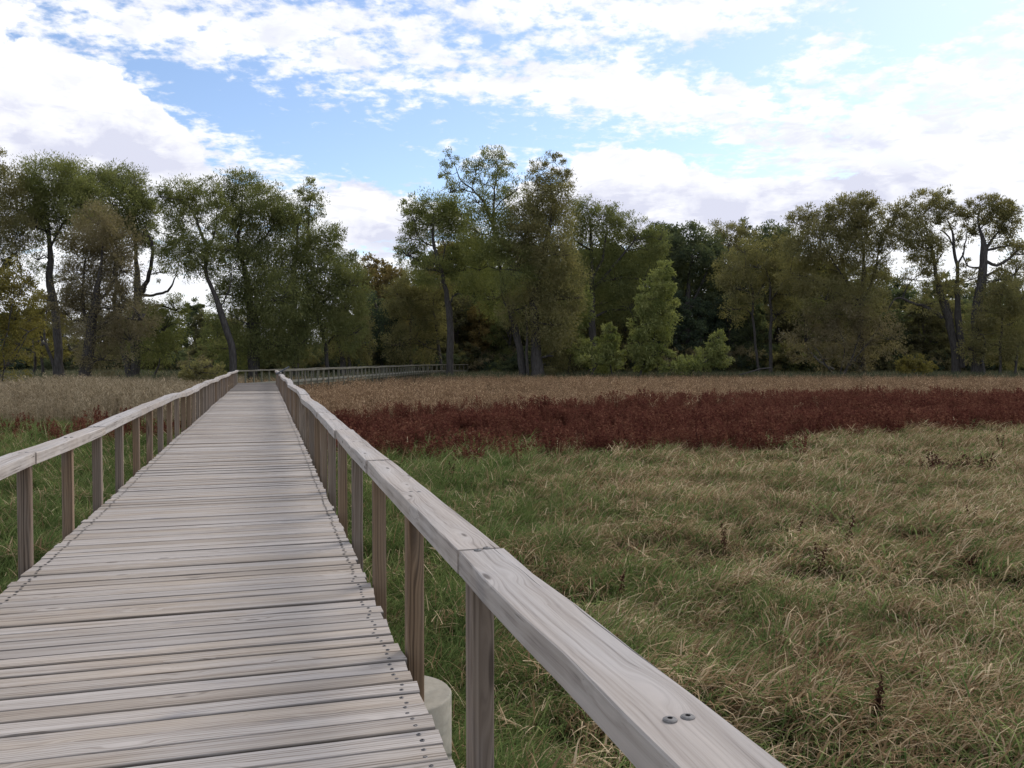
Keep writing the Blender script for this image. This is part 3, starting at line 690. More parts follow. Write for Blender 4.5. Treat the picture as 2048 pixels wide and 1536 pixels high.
# --- centre group
tree('willow_tree', 'willow with an S-curved bare trunk at the left of the central trees', 120, 'willow',
     [[(899, 748, 7), (900, 690, 7), (899, 622, 6.5), (889, 564, 6), (876, 519, 5.5), (867, 485, 5), (866, 450, 3.5)], [(870, 505, 3.5), (882, 520, 3), (890, 500, 2.5), (886, 480, 2)], [(866, 492, 3), (850, 486, 3), (835, 470, 2), (830, 440, 1.5)], [(899, 610, 3), (910, 590, 2.5), (922, 588, 1.5)]],
     [(828, 412, 22, 22, .7), (815, 440, 24, 30, .7), (868, 418, 44, 32, 1.1), (895, 440, 40, 36, 1), (850, 450, 34, 30), (830, 480, 30, 26, .8), (815, 512, 24, 26, .8), (835, 520, 20, 18, .5), (915, 430, 36, 38, 1), (920, 480, 40, 46, 1.1), (855, 540, 42, 30, .9), (905, 520, 28, 34, .6), (930, 540, 40, 44, 1)])
tree('cottonwood_tree', 'tallest tree, leaning left with a thin open crown of small leaves', 117, 'willow',
     [[(1046, 758, 8), (1040, 700, 7.5), (1026, 639, 7), (1009, 588, 6.5), (1004, 560, 6), (999, 530, 5.5), (990, 490, 5), (986, 450, 4.5), (987, 410, 3.5), (992, 365, 2.5), (996, 330, 1.5)], [(985, 450, 3.5), (968, 406, 3.5), (945, 380, 3), (923, 362, 2.5), (912, 335, 1.5)], [(988, 420, 3), (1005, 400, 2.5), (1026, 386, 2), (1040, 375, 1)], [(1005, 578, 5), (1020, 550, 4.5), (1038, 530, 4), (1048, 505, 4), (1058, 485, 3.5), (1074, 471, 2)], [(995, 510, 2.5), (1010, 490, 2), (1030, 462, 1)], [(945, 385, 2), (950, 350, 1.5), (958, 325, 1)]],
     [(900, 318, 24, 18, .42), (888, 345, 20, 26, .34), (918, 372, 28, 26, .36), (940, 340, 34, 26, .42), (966, 322, 24, 22, .4), (992, 312, 30, 20, .5), (985, 335, 30, 28, .55), (1010, 330, 22, 24, .45), (1010, 365, 30, 26, .4), (1032, 380, 22, 16, .35), (970, 370, 30, 24, .35), (900, 385, 24, 20, .3), (955, 405, 34, 30, .5), (1000, 420, 40, 40, .8), (965, 470, 46, 50, .9), (1020, 470, 46, 46, .9), (960, 540, 46, 50, .8), (1030, 540, 46, 46, .8), (990, 600, 50, 44, .6)])
tree('cottonwood_tree', 'tall cottonwood with a rough upright trunk right of the tallest tree', 116, 'olive',
     [[(1076, 758, 13), (1073, 700, 11), (1070, 650, 10), (1067, 605, 9), (1076, 560, 8), (1081, 530, 7.5), (1092, 490, 7), (1100, 444, 5), (1104, 410, 3.5), (1100, 360, 2)], [(1100, 440, 3), (1122, 400, 2), (1125, 360, 1.2)], [(1096, 470, 3), (1075, 420, 2), (1074, 380, 1.5)], [(1084, 715, 4), (1098, 712, 3.5), (1106, 712, 3)], [(1056, 750, 5), (1054, 680, 4), (1052, 610, 3)], [(1068, 610, 6), (1055, 575, 4), (1045, 560, 2)]],
     [(1080, 340, 22, 24, .5), (1110, 325, 22, 20, .5), (1100, 355, 36, 28, .7), (1135, 350, 22, 28, .45), (1075, 380, 30, 30, .8), (1115, 390, 36, 32, .9), (1085, 420, 44, 36, 1.1), (1050, 440, 36, 40, 1), (1105, 450, 44, 40, 1.1), (1060, 490, 46, 46, 1.1), (1110, 510, 44, 46, 1), (1130, 550, 40, 46, 1), (1060, 560, 42, 42, .7), (1110, 600, 50, 46, .9), (1140, 600, 30, 40, .8), (1105, 650, 56, 46, .9), (1030, 620, 36, 46, .6), (1120, 700, 50, 44, .9), (1095, 735, 36, 30, .8)])
tree('willow_tree', 'dark round topped willow clump right of the tall central pair', 132, 'willow_dk',
     [[(1185, 745, 7), (1186, 660, 7), (1182, 600, 6.5), (1184, 540, 6), (1182, 480, 4.5), (1178, 430, 3)], [(1183, 560, 5), (1205, 520, 4), (1212, 470, 3)], [(1184, 580, 5), (1230, 530, 4), (1262, 490, 3), (1275, 470, 2)], [(1182, 500, 4), (1150, 480, 3), (1140, 450, 2)]],
     [(1175, 418, 30, 24, 1), (1150, 440, 34, 34, 1), (1200, 440, 34, 30, 1), (1225, 440, 28, 28, .9), (1250, 455, 28, 28, .9), (1280, 460, 30, 28, 1), (1185, 490, 50, 44, 1.1), (1240, 500, 46, 44, 1.1), (1295, 500, 40, 40, 1), (1170, 550, 50, 44), (1230, 560, 52, 46, 1.1), (1290, 560, 40, 40), (1200, 610, 50, 40, .9), (1320, 480, 22, 26, .7), (1260, 620, 50, 40, .8)])
tree('young_willow', 'light green narrow young willow standing in front of the dark oaks', 116, 'light',
     [[(1274, 752, 4), (1290, 722, 3.5), (1305, 690, 3), (1312, 640, 2.5), (1320, 580, 1.5)], [(1290, 722, 2.5), (1330, 690, 2)], [(1300, 690, 2), (1280, 660, 1.5)]],
     [(1326, 545, 18, 22, .8), (1318, 575, 26, 26, 1), (1335, 600, 20, 26, .9), (1300, 600, 28, 26, 1), (1318, 630, 34, 28, 1.1), (1288, 650, 28, 24, .9), (1318, 665, 30, 24, .9), (1280, 690, 24, 26, .9), (1300, 706, 36, 20, .9), (1325, 705, 20, 16, .7), (1285, 725, 30, 18, .8)])
tree('willow_shrub', 'light green pointed willow bush left of the narrow young willow', 116, 'light',
     [[(1228, 752, 3), (1222, 735, 2.5), (1212, 715, 2), (1218, 680, 1.5)], [(1180, 755, 3), (1190, 735, 2), (1205, 720, 1.5)]],
     [(1220, 665, 16, 16, .9), (1225, 685, 20, 18, 1), (1208, 695, 26, 20, 1), (1228, 712, 22, 18, .9), (1185, 718, 32, 18, .9), (1208, 728, 36, 16, .8), (1160, 700, 22, 22, .8)], cat='shrub')
tree('willow_tree', 'small light green willow against the rough cottonwood trunk', 122, 'light',
     [[(1138, 752, 4), (1140, 700, 3.5), (1150, 650, 3), (1160, 610, 2)], [(1140, 690, 2), (1120, 650, 1.5)]],
     [(1168, 590, 18, 18, .8), (1155, 610, 26, 24, 1), (1165, 635, 18, 22, .8), (1140, 640, 30, 28, 1), (1130, 670, 30, 26, .8), (1150, 690, 24, 24, .6)])
tree('willow_shrub', 'low light green bush with an upright tip at its right end', 114, 'light',
     [[(1370, 756, 3), (1390, 735, 2.5), (1420, 715, 2), (1440, 690, 1.5)], [(1390, 735, 2), (1350, 735, 1.5)]],
     [(1440, 678, 16, 14, .9), (1432, 695, 22, 18, 1), (1445, 710, 20, 16, .9), (1410, 715, 26, 16, 1), (1380, 728, 36, 14, .9), (1345, 735, 32, 12, .9), (1430, 725, 30, 14, .8)], cat='shrub')
tree('willow_tree', 'low olive tree in front of the dark wood left of the S-curved trunk', 128, 'olive',
     [[(822, 745, 5), (820, 700, 4.5), (822, 650, 4), (826, 600, 3)], [(884, 745, 5), (878, 700, 4.5), (872, 650, 4), (866, 620, 3)], [(822, 690, 3), (845, 650, 2)]],
     [(830, 565, 36, 28, 1), (800, 595, 36, 34, 1), (845, 600, 44, 34, 1.1), (815, 640, 46, 40, 1), (870, 640, 34, 40, .8), (800, 690, 36, 36, .7), (850, 690, 40, 36, .6), (880, 580, 24, 30, .8)])
tree('oak_tree', 'golden leaved oak in the gap between the left and central trees', 160, 'gold',
     [[(745, 730, 6), (742, 650, 6), (740, 600, 5), (738, 560, 3)], [(741, 610, 4), (765, 570, 3)], [(741, 600, 4), (720, 560, 3)]],
     [(740, 532, 20, 18, .9), (722, 548, 22, 20, 1), (762, 545, 22, 20, 1), (745, 565, 36, 24, 1.1), (785, 565, 26, 26, 1), (715, 580, 24, 26, 1), (755, 590, 44, 26, 1), (790, 600, 30, 30, .8)])
tree('bare_tree', 'dark half bare tree with black twigs below the golden oak', 130, 'greygreen',
     [[(765, 742, 6), (762, 690, 5.5), (755, 640, 5), (748, 600, 3.5)], [(760, 680, 3.5), (785, 650, 2.5), (800, 665, 2)], [(757, 650, 3), (735, 610, 2.5), (728, 590, 1.5)], [(754, 635, 3), (775, 600, 2)]],
     [(745, 600, 26, 20, .4), (735, 640, 24, 26, .8), (765, 650, 30, 30, .7), (750, 690, 34, 34, .9), (790, 690, 30, 30, .9)])
tree('rusty_tree', 'rusty olive small tree just behind the bend in the path', 112, 'olive',
     [[(688, 742, 7), (682, 700, 6), (672, 670, 5), (668, 640, 3)], [(700, 742, 5), (694, 700, 4), (690, 680, 3)]],
     [(700, 620, 34, 28, 1), (675, 650, 30, 30, .9), (715, 655, 32, 30, 1), (690, 690, 40, 32, .8), (730, 690, 28, 30, .7)], dens=1.0)
# --- right group
tree('oak_tree', 'dark oak with a vase shaped trunk showing sky through its crown', 146, 'oak',
     [[(1378, 740, 7), (1376, 660, 7), (1374, 620, 6.5), (1378, 560, 5), (1384, 510, 3)], [(1375, 630, 5), (1395, 585, 4), (1420, 530, 3), (1432, 500, 2)], [(1375, 630, 5), (1355, 590, 4), (1345, 540, 2.5)]],
     [(1375, 475, 36, 24, 1), (1410, 485, 34, 24, 1), (1345, 500, 30, 30, 1), (1390, 515, 40, 26, .9), (1430, 520, 30, 26, .8), (1360, 545, 36, 30, .9), (1415, 560, 34, 28, .7), (1345, 590, 32, 30, .8), (1400, 600, 40, 26, .6)])
tree('oak_tree', 'blue green oak behind the round topped willow clump', 150, 'oak',
     [[(1310, 740, 7), (1310, 640, 7), (1312, 560, 5), (1315, 500, 3)]],
     [(1312, 462, 24, 18, 1), (1335, 470, 26, 22, 1), (1318, 495, 36, 28, 1.1), (1340, 530, 34, 30, 1), (1300, 540, 40, 30)])
tree('oak_tree', 'brown tinged oak on the skyline between the dark oaks and the big willow', 152, 'olive',
     [[(1462, 740, 7), (1462, 640, 6), (1460, 560, 5), (1458, 500, 3)]],
     [(1440, 462, 28, 18, 1), (1470, 462, 26, 18, 1), (1495, 475, 24, 20, .9), (1455, 490, 40, 28, 1.1), (1490, 510, 36, 28, 1), (1460, 540, 40, 30)])
tree('oak_tree', 'dark green oak on the skyline left of the big rounded willow', 156, 'oak',
     [[(1530, 740, 7), (1530, 640, 6), (1532, 560, 5), (1530, 500, 3)]],
     [(1490, 456, 18, 14, .9), (1540, 470, 34, 22, 1), (1570, 475, 26, 20, 1), (1530, 500, 42, 30, 1.1), (1570, 520, 36, 34), (1510, 540, 36, 30)])
tree('willow_tree', 'olive brown willow with a straight thin trunk right of the oaks', 130, 'olive',
     [[(1541, 748, 5.5), (1541, 690, 5), (1541, 620, 4.5), (1540, 570, 3.5), (1530, 530, 2)], [(1518, 745, 4), (1512, 690, 4), (1505, 630, 3.5), (1505, 580, 3), (1490, 550, 2)], [(1508, 600, 3), (1530, 565, 2)], [(1541, 600, 3), (1570, 560, 2)]],
     [(1490, 505, 34, 24, 1), (1465, 540, 34, 30, 1), (1515, 535, 40, 30, 1), (1560, 540, 36, 32, 1), (1480, 580, 40, 32, .9), (1540, 580, 40, 32, .9), (1580, 590, 30, 34, .8), (1470, 620, 34, 30, .6), (1555, 630, 30, 26, .5), (1550, 490, 22, 24, .9)])
tree('willow_tree', 'big rounded willow with a wide dense crown in the right half', 124, 'olive',
     [[(1724, 745, 7), (1722, 690, 7), (1721, 620, 7), (1724, 570, 6), (1728, 520, 4.5), (1722, 460, 3)], [(1722, 610, 5), (1745, 560, 4), (1756, 510, 3), (1762, 480, 2)], [(1721, 600, 4), (1690, 560, 3.5), (1660, 510, 2.5)], [(1722, 600, 4), (1680, 590, 3), (1630, 560, 3), (1580, 545, 2)], [(1742, 560, 3), (1758, 525, 2.5), (1785, 500, 1.5)]],
     [(1608, 428, 22, 16, .8), (1595, 448, 24, 22, .8), (1632, 445, 32, 28, 1), (1660, 420, 18, 18, .7), (1690, 418, 36, 24, 1.1), (1725, 410, 30, 22, 1.1), (1735, 432, 32, 28, 1.1), (1690, 450, 44, 34, 1.2), (1640, 480, 46, 36, 1.1), (1735, 470, 44, 36, 1.1), (1690, 500, 50, 40, 1.1), (1765, 480, 26, 30, .6), (1600, 500, 40, 34, 1), (1640, 540, 52, 40, 1), (1710, 550, 56, 44, 1), (1600, 560, 42, 36, .9), (1760, 540, 30, 34, .5), (1650, 600, 52, 40, .8), (1720, 610, 50, 40, .7), (1780, 445, 20, 24, .5)])
tree('willow_tree', 'right hand willow of two leaning trunks with one long low limb arching left', 122, 'olive',
     [[(1912, 735, 8), (1908, 690, 8), (1898, 650, 7.5), (1891, 622, 7), (1880, 580, 6.5), (1873, 550, 6), (1868, 520, 5), (1858, 480, 3.5), (1850, 450, 2)], [(1922, 735, 7.5), (1921, 690, 7), (1916, 630, 6.5), (1914, 570, 6), (1916, 540, 5), (1909, 510, 4.5), (1907, 470, 3.5), (1895, 440, 2)], [(1886, 636, 5.5), (1872, 625, 5), (1850, 614, 4.5), (1826, 606, 4), (1805, 597, 3.5), (1790, 598, 3), (1776, 620, 2)], [(1910, 700, 5), (1903, 640, 5), (1893, 600, 4)], [(1908, 495, 3), (1893, 468, 3), (1880, 460, 2)], [(1914, 530, 3.5), (1928, 500, 3), (1932, 470, 2)], [(1872, 530, 3), (1886, 505, 2)]],
     [(1800, 418, 26, 18, .9), (1780, 432, 20, 22, .8), (1815, 442, 28, 26, 1.1), (1850, 398, 28, 16, .9), (1880, 400, 26, 20, .9), (1870, 425, 26, 24, 1), (1895, 430, 22, 26, .9), (1832, 470, 40, 28, 1.2), (1800, 480, 26, 22, .8), (1850, 500, 36, 32, 1.1), (1845, 530, 30, 24, .8), (1930, 420, 22, 24, .9), (1935, 450, 18, 24, .8), (1920, 480, 20, 20, .5), (1880, 480, 18, 22, .5), (1825, 560, 36, 24, .5), (1890, 570, 40, 30, .6), (1940, 560, 30, 30, .5), (1850, 610, 40, 30, .4)])
tree('willow_tree', 'willow with thick crooked limbs and a dome crown near the right border', 120, 'olive',
     [[(1955, 745, 10), (1954, 690, 10), (1953, 640, 10), (1958, 590, 9), (1966, 540, 8), (1967, 500, 7), (1962, 470, 5), (1955, 440, 3), (1960, 415, 2)], [(1967, 505, 5), (1985, 480, 4), (2000, 455, 3), (2012, 430, 2)], [(1966, 520, 5), (1995, 530, 4.5), (2020, 515, 4), (2040, 495, 3)], [(1963, 535, 4), (1940, 535, 3), (1930, 520, 2.5), (1925, 505, 2)], [(1968, 500, 4), (1995, 496, 3.5), (2020, 490, 3)], [(1960, 460, 3), (1975, 440, 2), (1985, 410, 1.5)]],
     [(1960, 410, 24, 18, .7), (1990, 405, 30, 18, .9), (2012, 420, 24, 22, 1), (2020, 445, 22, 28, 1), (1995, 445, 30, 30, .9), (2000, 475, 30, 26, .7), (1965, 440, 22, 24, .5), (1945, 470, 16, 22, .4), (2025, 490, 24, 24, .6), (2045, 510, 28, 34, .7), (1930, 530, 20, 22, .4), (2000, 560, 40, 26, .5), (2030, 550, 36, 36, .6), (1970, 580, 30, 30, .4)])
tree('willow_shrub', 'large grey brown thicket of thin stems with a pale dead branch inside it', 121, 'brown',
     [[(1680, 752, 4), (1700, 725, 4), (1712, 690, 3), (1722, 660, 2)], [(1676, 752, 3), (1655, 735, 3), (1635, 700, 2)], [(1682, 750, 3), (1740, 680, 2), (1760, 650, 1.5)], [(1680, 750, 3), (1690, 690, 2), (1670, 640, 1.5)]],
     [(1690, 630, 46, 30, .6), (1640, 640, 44, 34, .6), (1740, 640, 44, 34, .6), (1610, 680, 44, 36, .6), (1670, 680, 50, 36, .6), (1730, 690, 44, 36, .6), (1780, 680, 36, 36, .5), (1650, 720, 50, 26, .5), (1720, 725, 44, 24, .5)], cat='shrub')
tree('willow_shrub', 'tall olive bush filling the right border under the dome crowned willow', 117, 'olive',
     [[(2000, 750, 4), (2000, 690, 4), (2005, 630, 2.5)], [(1968, 752, 4), (1966, 720, 4), (1970, 680, 3)], [(2030, 750, 4), (2035, 680, 3)]],
     [(2005, 590, 36, 26, .9), (2040, 600, 36, 34, 1), (1980, 625, 36, 32, .9), (2020, 650, 46, 36, .9), (1960, 670, 34, 34, .7), (2000, 690, 46, 34, .8), (2045, 690, 36, 36, .8), (1940, 700, 34, 28, .5), (2010, 720, 50, 20, .5)], cat='shrub')
tree('yellow_bush', 'low rounded yellow green bush at the field edge right of the thicket', 118, 'yellow',
     [[(1830, 750, 2), (1830, 735, 2), (1828, 722, 1)]], [(1828, 720, 24, 12, 1), (1806, 728, 20, 12, .8), (1850, 728, 20, 12, .8), (1830, 735, 40, 10, .8)], cat='shrub', dens=0.8)
tree('broad_bush', 'dark bush with yellow tips beside the left railing near the bend', 72, 'olive',
     [[(400, 775, 2), (398, 755, 2), (395, 740, 1)]], [(385, 738, 18, 12, .9), (410, 735, 22, 14, .9), (395, 752, 34, 14, 1), (430, 748, 26, 16, .9), (370, 758, 18, 10, .7), (405, 768, 44, 12, .9)], cat='shrub', dens=1.2)
tree('yellow_tree', 'orange yellow small tree glimpsed behind the first willow trunk at the left', 115, 'yellow',
     [[(85, 745, 4), (84, 690, 4), (80, 630, 2.5)], [(66, 765, 4), (70, 720, 4), (66, 680, 3)]],
     [(80, 610, 26, 24, .8), (100, 640, 28, 30, .8), (65, 650, 30, 34, .8), (95, 690, 34, 34, .6), (60, 700, 30, 30, .6), (140, 700, 26, 26, .5)], dens=0.8)

# --- the wood behind: individual trees sharing a few shapes
def wood_proto(kind, seed):
    r = np.random.default_rng(seed); g = Geo()
    H = 17.0; top = np.array((r.normal(0, 0.6), r.normal(0, 0.6), H * 0.8))
    g.tube([(0, 0, -0.4), (r.normal(0, .15), r.normal(0, .15), H * 0.25), top * 0.62, top], [0.36, 0.28, 0.18, 0.06], 7, 0.04)
    lv = []
    for k in range(15):
        z = H * (0.16 + 0.80 * (k + 0.5) / 15); rad = 3.6 * math.sin(math.pi * min(0.97, 0.22 + 0.74 * (k + 0.5) / 15)) * 0.75
        a = k * 2.4 + r.normal(0, .3); c = np.array((rad * math.cos(a), rad * math.sin(a), z)); s = r.uniform(1.7, 2.6)
        g.tube([np.array((0, 0, max(2, z * 0.75))), c * np.array((0.5, 0.5, 1)), c], [0.12, 0.08, 0.04], 4)
        lv.append(blob_leaves(c, s, s * 0.85, s, 760, kind, r, 1.25))
    v = np.concatenate(lv)
    return g.mesh('trunk', M['bark']), quick('crown', v, [np.arange(len(v)).reshape(-1, 4)], M[kind])
PROTO = {k: [wood_proto(k, 900 + i + 10 * j) for j in range(2)] for i, k in enumerate(('oak', 'willow_dk', 'olive', 'gold', 'greygreen', 'scrub'))}
WL = {'oak': 'dark green tree', 'willow_dk': 'mid green tree', 'olive': 'olive tree', 'gold': 'golden brown tree', 'greygreen': 'grey green tree', 'scrub': 'brownish green tree'}
WHERE = [(60, 'far behind the yellow bush at the left edge'), (150, 'far behind the straight trunked left willow'), (230, 'far behind the brownish left willow'), (330, 'far behind the crooked limbed left willow'), (430, 'behind the gap left of the leaning willow'),
         (520, 'behind the large willow at the path bend'), (640, 'behind the drooping right end of the left group'), (760, 'behind the golden oak in the gap'), (850, 'behind the low olive tree by the far railing'), (930, 'behind the S-curved trunk'), (1010, 'behind the tallest tree'),
         (1100, 'behind the rough trunked cottonwood'), (1170, 'behind the small light green willow'), (1250, 'behind the round topped willow clump'), (1340, 'behind the narrow young willow'), (1420, 'behind the vase shaped oak'), (1500, 'behind the low bush with an upright tip'),
         (1580, 'behind the straight thin trunked willow'), (1660, 'behind the thicket with the pale dead branch'), (1760, 'behind the big rounded willow'), (1840, 'behind the yellow green bush'), (1930, 'behind the two leaning trunks'), (2010, 'behind the dome crowned willow at the right'), (9999, 'at the very right border')]
def wood_tree(px, ytop, D, kind):
    h = (HOR - ytop) / F_PX * D + 1.6 - GZ
    tm, cm = PROTO[kind][random.randrange(2)]
    lb = WL[kind] + ' in the wood ' + next(q for p_, q in WHERE if px < p_)
    t = thing('wood_tree', lb, 'tree', G(px, D), random.uniform(0, 6.28), group='trees of the wood behind')
    s = h / 17.0; t.scale = (s * random.uniform(1.0, 1.35), s * random.uniform(1.0, 1.35), s)
    obj('trunk', tm, t); obj('crown', cm, t)
kinds = ['oak', 'willow_dk', 'oak', 'olive', 'greygreen', 'scrub', 'willow_dk', 'oak', 'gold']
for row, (D0, ys) in enumerate(((141, 590), (152, 545), (164, 520))):
    px = 735 + row * 13
    while px < 2420:
        if row == 2: yt = np.interp(px, [700, 800, 900, 1300, 1480, 1600, 1800, 2100], [600, 545, 480, 485, 468, 495, 560, 560])
        elif row == 1: yt = np.interp(px, [700, 800, 950, 1300, 1600, 1750, 1800, 2100], [610, 580, 520, 540, 540, 565, 580, 580])
        else: yt = np.interp(px, [700, 900, 1300, 1700, 2100], [650, 590, 590, 600, 600])
        wood_tree(px + random.uniform(-8, 8), yt + random.uniform(-6, 22), D0 + random.uniform(-4, 4), random.choice(kinds if px < 1000 else kinds[:-1])); px += random.uniform(46, 66)
for px in range(-160, 480, 30):                # left: lower, farther away
    wood_tree(px + random.uniform(-14, 14), random.uniform(600, 640), random.uniform(150, 200), random.choice(['oak', 'scrub', 'olive', 'willow_dk', 'gold']))
for px in range(430, 740, 48):
    wood_tree(px + random.uniform(-10, 10), np.interp(px, [430, 560, 740], [620, 560, 600]) + random.uniform(0, 25), random.uniform(128, 145), random.choice(['oak', 'willow_dk', 'olive', 'greygreen']))

# dead wood
def dead(name, label, pts, rads, D, mat='bark', cat='branch', k=6):
    w_ = [P(x, y, D) for x, y in pts]; base = np.array(w_[0]); g = Geo(); g.tube(np.array(w_) - base, np.array(rads) * D / F_PX, k, 0.05)
    o = obj(name, g.mesh(name, M[mat]), None, base); o['label'] = label; o['category'] = cat
dead('dead_branch', 'pale peeled dead branch curving down inside the grey thicket', [(1612, 690), (1624, 708), (1638, 722), (1654, 732), (1668, 738)], [0.8, 1.3, 1.9, 2.2, 1.8], 122, 'bark_pale')
dead('fallen_log', 'dark fallen log lying at the reed edge before the tallest tree', [(935, 764), (960, 762), (995, 763), (1030, 765)], [3, 3.5, 3.5, 3], 112, cat='log')
dead('fallen_branch', 'bare grey branch lying in the reeds right of the low bush', [(1545, 735), (1520, 738), (1500, 744), (1478, 750)], [1.2, 1.4, 1.2, 1], 112)
dead('tree_stump', 'short dark broken stump standing in the reeds at the left', [(236, 770), (236, 760), (237, 750)], [3.2, 3, 2.6], 88, cat='stump')
dead('dead_branch', 'long bare twig arching out of the reeds at the left edge', [(-5, 812), (15, 790), (30, 775), (42, 768)], [1.8, 1.5, 1.0, 0.6], 48)
dead('dead_branch', 'bare crooked branch rising beside the dark willow base', [(290, 768), (300, 760), (310, 748), (318, 730), (320, 715)], [3, 2.5, 2, 1.5, 0.8], 97)

# ------------------------------------------------------------------ ground vegetation (stuff), scattered with geometry nodes
def blades(n, rad, L, lean, curl, width, r, az0=0.0, azj=0.6, mats=(0,), probs=(1,), segs=4, baseh=0.0):
    """arching grass blades; returns verts, quads, tris, material index lists"""
    v, q, t, mq, mt = [], [], [], [], []; nv = 0
    for _ in range(n):
        a = r.uniform(0, 2 * math.pi); rr = rad * math.sqrt(r.uniform())
        p = np.array((rr * math.cos(a), rr * math.sin(a), baseh)); az = az0 + r.normal(0, azj)
        h = np.array((math.cos(az), math.sin(az), 0)); sd = np.array((-h[1], h[0], 0))
        tw = r.normal(0, 0.5); sd = sd * math.cos(tw) + h * math.sin(tw)
        l = L * r.uniform(0.65, 1.25); th = lean * r.uniform(0.4, 1.4); cu = curl * r.uniform(0.3, 1.5); w_ = width * r.uniform(0.55, 1.6)
        mi = mats[r.choice(len(mats), p=probs)]
        for s in range(segs + 1):
            f = s / segs
            ww = w_ * (1 - f ** 1.6) if s < segs else 0
            if s < segs: v += [p - sd * ww / 2, p + sd * ww / 2]
            else: v += [p]
            tt = th + cu * f ** 1.5
            p = p + (h * math.sin(tt) + np.array((0, 0, math.cos(tt)))) * (l / segs)
        for s in range(segs - 1): q.append((nv + 2 * s, nv + 2 * s + 1, nv + 2 * s + 3, nv + 2 * s + 2)); mq.append(mi)
        t.append((nv + 2 * segs - 2, nv + 2 * segs - 1, nv + 2 * segs)); mt.append(mi)
        nv += 2 * segs + 1
    return np.array(v), np.array(q), np.array(t), mq, mt
def tuft(name, materials, **k):
    v, q, t, mq, mt = blades(**k); me = quick(name, v, [q, t], materials, mq + mt); me.polygons.foreach_set('use_smooth', np.ones(len(me.polygons), dtype=bool)); return me

def weed_proto(seed, stems=6, H=0.9, nl=36, ls=0.036, spread=0.16, mat='red', up=0.4):
    r = np.random.default_rng(seed); vs, fs = [], []
    g = Geo(); lv = []
    for _ in range(stems):
        a = r.uniform(0, 6.28); b = np.array((spread * math.cos(a), spread * math.sin(a), 0)) * r.uniform(0.1, 1)
        h = H * r.uniform(0.7, 1.1); tip = b + np.array((r.normal(0, 0.10), r.normal(0, 0.10), h))
        g.tube([b, (b + tip) / 2 + r.normal(0, 0.02, 3), tip], [0.006, 0.005, 0.002], 3)
        f = r.uniform(0.25, 1.0, nl) ** 0.8; c = b + (tip - b) * f[:, None] + r.standard_normal((nl, 3)) * 0.045 * (1.25 - f[:, None])
        d = r.standard_normal((nl, 3)); d[:, 2] += up
        lv.append(leaves(c, d, ls * 1.9, ls, r))
    v = np.concatenate(lv); g.add(v, np.arange(len(v)).reshape(-1, 4)); return g.mesh('weed', M[mat])

def reed_proto(seed, mats, n=9, H=1.5, rad=0.3, lf=4, width=0.022, az0=0.0):
    r = np.random.default_rng(seed); V, Q, T, MI, MT = [], [], [], [], []; nv = 0
    def strip(pts, w_, sd, mi):
        nonlocal nv
        m = len(pts)
        for i, p in enumerate(pts):
            ww = w_ * (1 - (i / (m - 1)) ** 2 * 0.9)
            V.append(p - sd * ww / 2); V.append(p + sd * ww / 2)
        for i in range(m - 1): Q.append((nv + 2 * i, nv + 2 * i + 1, nv + 2 * i + 3, nv + 2 * i + 2)); MI.append(mi)
        nv += 2 * m
    for _ in range(n):
        a = r.uniform(0, 6.28); b = np.array((math.cos(a), math.sin(a), 0)) * rad * math.sqrt(r.uniform())
        h = H * r.uniform(0.7, 1.15); az = az0 + r.normal(0, 1.2); ln = np.array((math.cos(az), math.sin(az), 0)) * h * r.uniform(0.03, 0.28)
        tip = b + ln + np.array((0, 0, h)); mid = (b + tip) / 2 - ln * 0.2
        sd = np.array((math.cos(az + 1.3), math.sin(az + 1.3), 0))
        strip([b, mid, tip], width * 0.7, sd, 1)
        for k in range(lf):
            f = r.uniform(0.35, 0.98); p = b + (tip - b) * f; la = az0 + r.normal(0, 1.4); hh = np.array((math.cos(la), math.sin(la), 0)); L = r.uniform(0.25, 0.5) * H * 0.5
            strip([p, p + hh * L * 0.4 + np.array((0, 0, L * 0.35)), p + hh * L * 0.95 + np.array((0, 0, L * r.uniform(-0.15, 0.4)))], width * r.uniform(0.8, 1.4), np.array((-hh[1], hh[0], 0.3)), 0)
    return quick('reed', np.array(V), [np.array(Q)], [M[m] for m in mats], MI)

